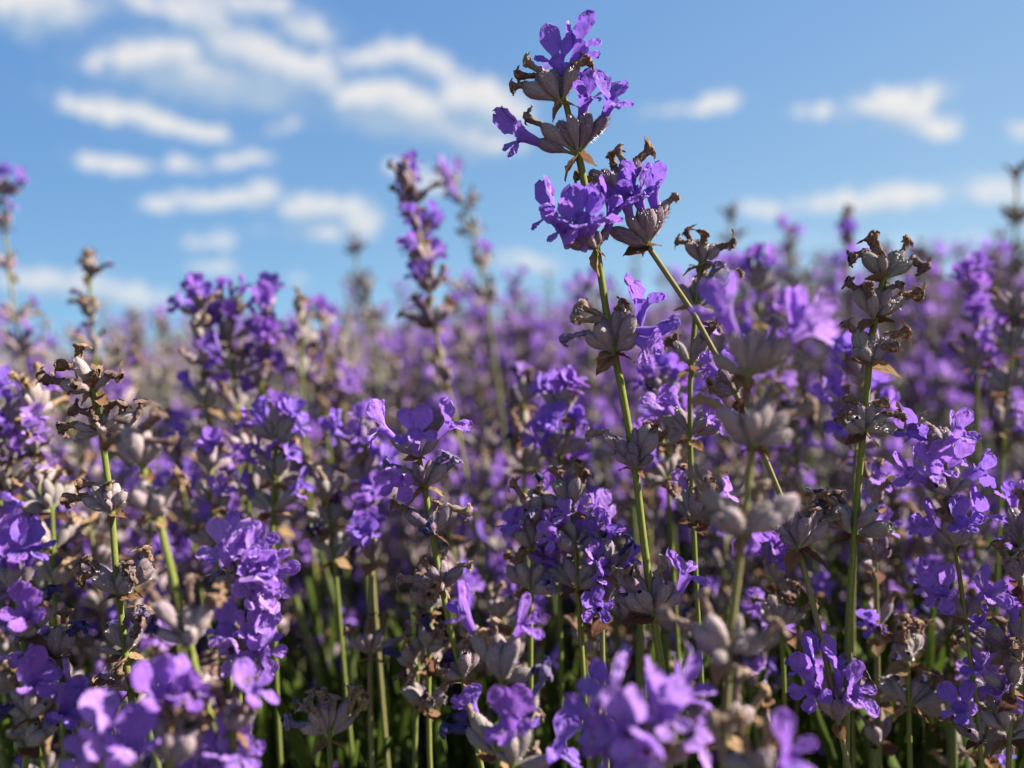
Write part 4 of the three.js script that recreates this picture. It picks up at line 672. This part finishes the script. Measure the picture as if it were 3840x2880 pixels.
{
  const root = new THREE.Group(); root.name = 'distant_lavender'; scene.add(root);
  tag(root, 'blurred purple and grey mass of the lavender field reaching back to the horizon', 'lavender field', null, 'stuff');
  const N = 19000, q = rng(99), lists = [[], []];
  R = q;
  for (let i = 0; i < N; i++) {
    const near = i < 11500, d = near ? .27 + .8 * R() : .7 + 24 * Math.pow(R(), 2.2), x = i % 5 < 3 ? rr(-260, 4100) : R() < .5 ? rr(-2400, -260) : rr(4100, 6200), sk = skyline(x);
    const p0 = at(x, sk, d), off = near ? (R() < .035 && d > .36 ? -d * (Math.abs(gauss()) * .055 - .004) : R() < .3 && d > .42 ? rr(.012, .06) : d < .45 ? rr(.05, .25) : rr(.018, .26)) : (Math.abs(gauss()) * .075 + (R() < .03 ? -.035 : .010));
    const top = Math.min(p0.y, EYE) - off;
    const px = toPx(V3(p0.x, top, p0.z));
    if (near && x > 950 && x < 1800 && px[1] > 2000 && R() < .8) continue;
    if (near && d < .36 && px[1] < 1560) continue;
    const kind = noise2(p0.x * 5 + 3, p0.z * 5) + gauss() * .5 > .12 ? 0 : 1;
    lists[kind].push([p0.x, top, p0.z]);
  }
  const m4 = new THREE.Matrix4(), qa = new THREE.Quaternion();
  lists.forEach((list, kind) => {
    const [s, c, f] = simpleSpike(3000 + kind, kind), meshes = [['stem', s, STEM[1]], ['calyx', c, CALYX[kind ? 4 : 0]], ['floret', f, PETAL[kind ? 2 : 0]]].map(([n, g, m]) => { const o = new THREE.InstancedMesh(g, m, list.length); o.name = n; o.castShadow = o.receiveShadow = true; root.add(o); return o; });
    list.forEach(([x, y, z], i) => {
      const tilt = V3(gauss() * .1, 1, gauss() * .1).normalize(), sc = rr(.9, 1.1);
      qa.setFromUnitVectors(UP, tilt).multiply(new THREE.Quaternion().setFromAxisAngle(UP, rr(0, 6.28)));
      m4.compose(V3(x, y, z).addScaledVector(tilt, -H0 * sc), qa, V3(sc, sc, sc));
      for (const o of meshes) o.setMatrixAt(i, m4);
    });
  });
}
// leaves and bare stems between the spikes
{
  const blade = sheet(2, 6, (u, v) => { const s = u * 2 - 1, w = .033 * Math.pow(Math.sin(Math.PI * Math.min(1, v * .9 + .09)), .6); return [s * w, v, .16 * v * v + .03 * Math.abs(s)]; });
  const rod = stemShape([V3(0, 1, 0), V3(.012, .6, .004), V3(0, 0, 0)], .0012, .0017, 5, 5);
  const leafMap = (a, b) => tex(32, 64, (u, v) => { const n = .5 + .5 * noise2(u * 5, v * 16), w = Math.abs(u - .5) < .06 ? .25 : 0; return [0, 1, 2].map((i) => lerp(a[i], b[i], clamp01(n * .8 + w)) * .68); });
  const green = new THREE.MeshPhysicalMaterial({ name: 'leaf', map: leafMap([.050, .090, .010], [.12, .17, .028]), roughness: .95, specularIntensity: .15, transmission: .42, thickness: 0, side: THREE.DoubleSide });
  const rodMat = new THREE.MeshPhysicalMaterial({ name: 'green_stem', map: leafMap([.085, .115, .022], [.16, .19, .05]), roughness: .7, side: THREE.DoubleSide });
  const root = new THREE.Group(); root.name = 'lavender_leaves'; scene.add(root);
  tag(root, 'dense dark green leaves and bare stems under the flower spikes', 'foliage', null, 'stuff');
  R = rng(515);
  const m4 = new THREE.Matrix4(), qa = new THREE.Quaternion(), put = (o, i, x, y, z, tilt, s) => { qa.setFromUnitVectors(UP, tilt).multiply(new THREE.Quaternion().setFromAxisAngle(UP, rr(0, 6.28))); m4.compose(V3(x, y, z), qa, s); o.setMatrixAt(i, m4); };
  const NL = 64000, NR = 3600, L = new THREE.InstancedMesh(blade, green, NL), K = new THREE.InstancedMesh(rod, rodMat, NR);
  L.name = 'leaf'; K.name = 'stem'; for (const o of [L, K]) { o.castShadow = o.receiveShadow = true; root.add(o); }
  const spot = (far) => { const d = .10 + far * Math.pow(R(), 1.7), x = rr(-1.15, 1.15) * (d + .12); return V3(x, 0, -d); };
  for (let i = 0; i < NL; i++) { const p = spot(2.4), y = Math.min(.47, Math.max(.37, .61 + .52 * p.z)) * Math.pow(R(), .5), t = V3(gauss() * .45, 1, gauss() * .45).normalize(), s = rr(.032, .06); put(L, i, p.x, y * (p.z > -.17 ? .8 : 1), p.z, t, V3(s, s, s)); }
  for (let i = 0; i < NR; i++) { const p = spot(2.0), t = V3(gauss() * .2, 1, gauss() * .2).normalize(), h = rr(.36, .54); if (-p.z < .22) { p.z -= .12; } put(K, i, p.x, 0, p.z, t, V3(rr(.6, .8), h, rr(.6, .8))); }
}

renderer.setSize(1024, 768);
renderer.render(scene, camera);
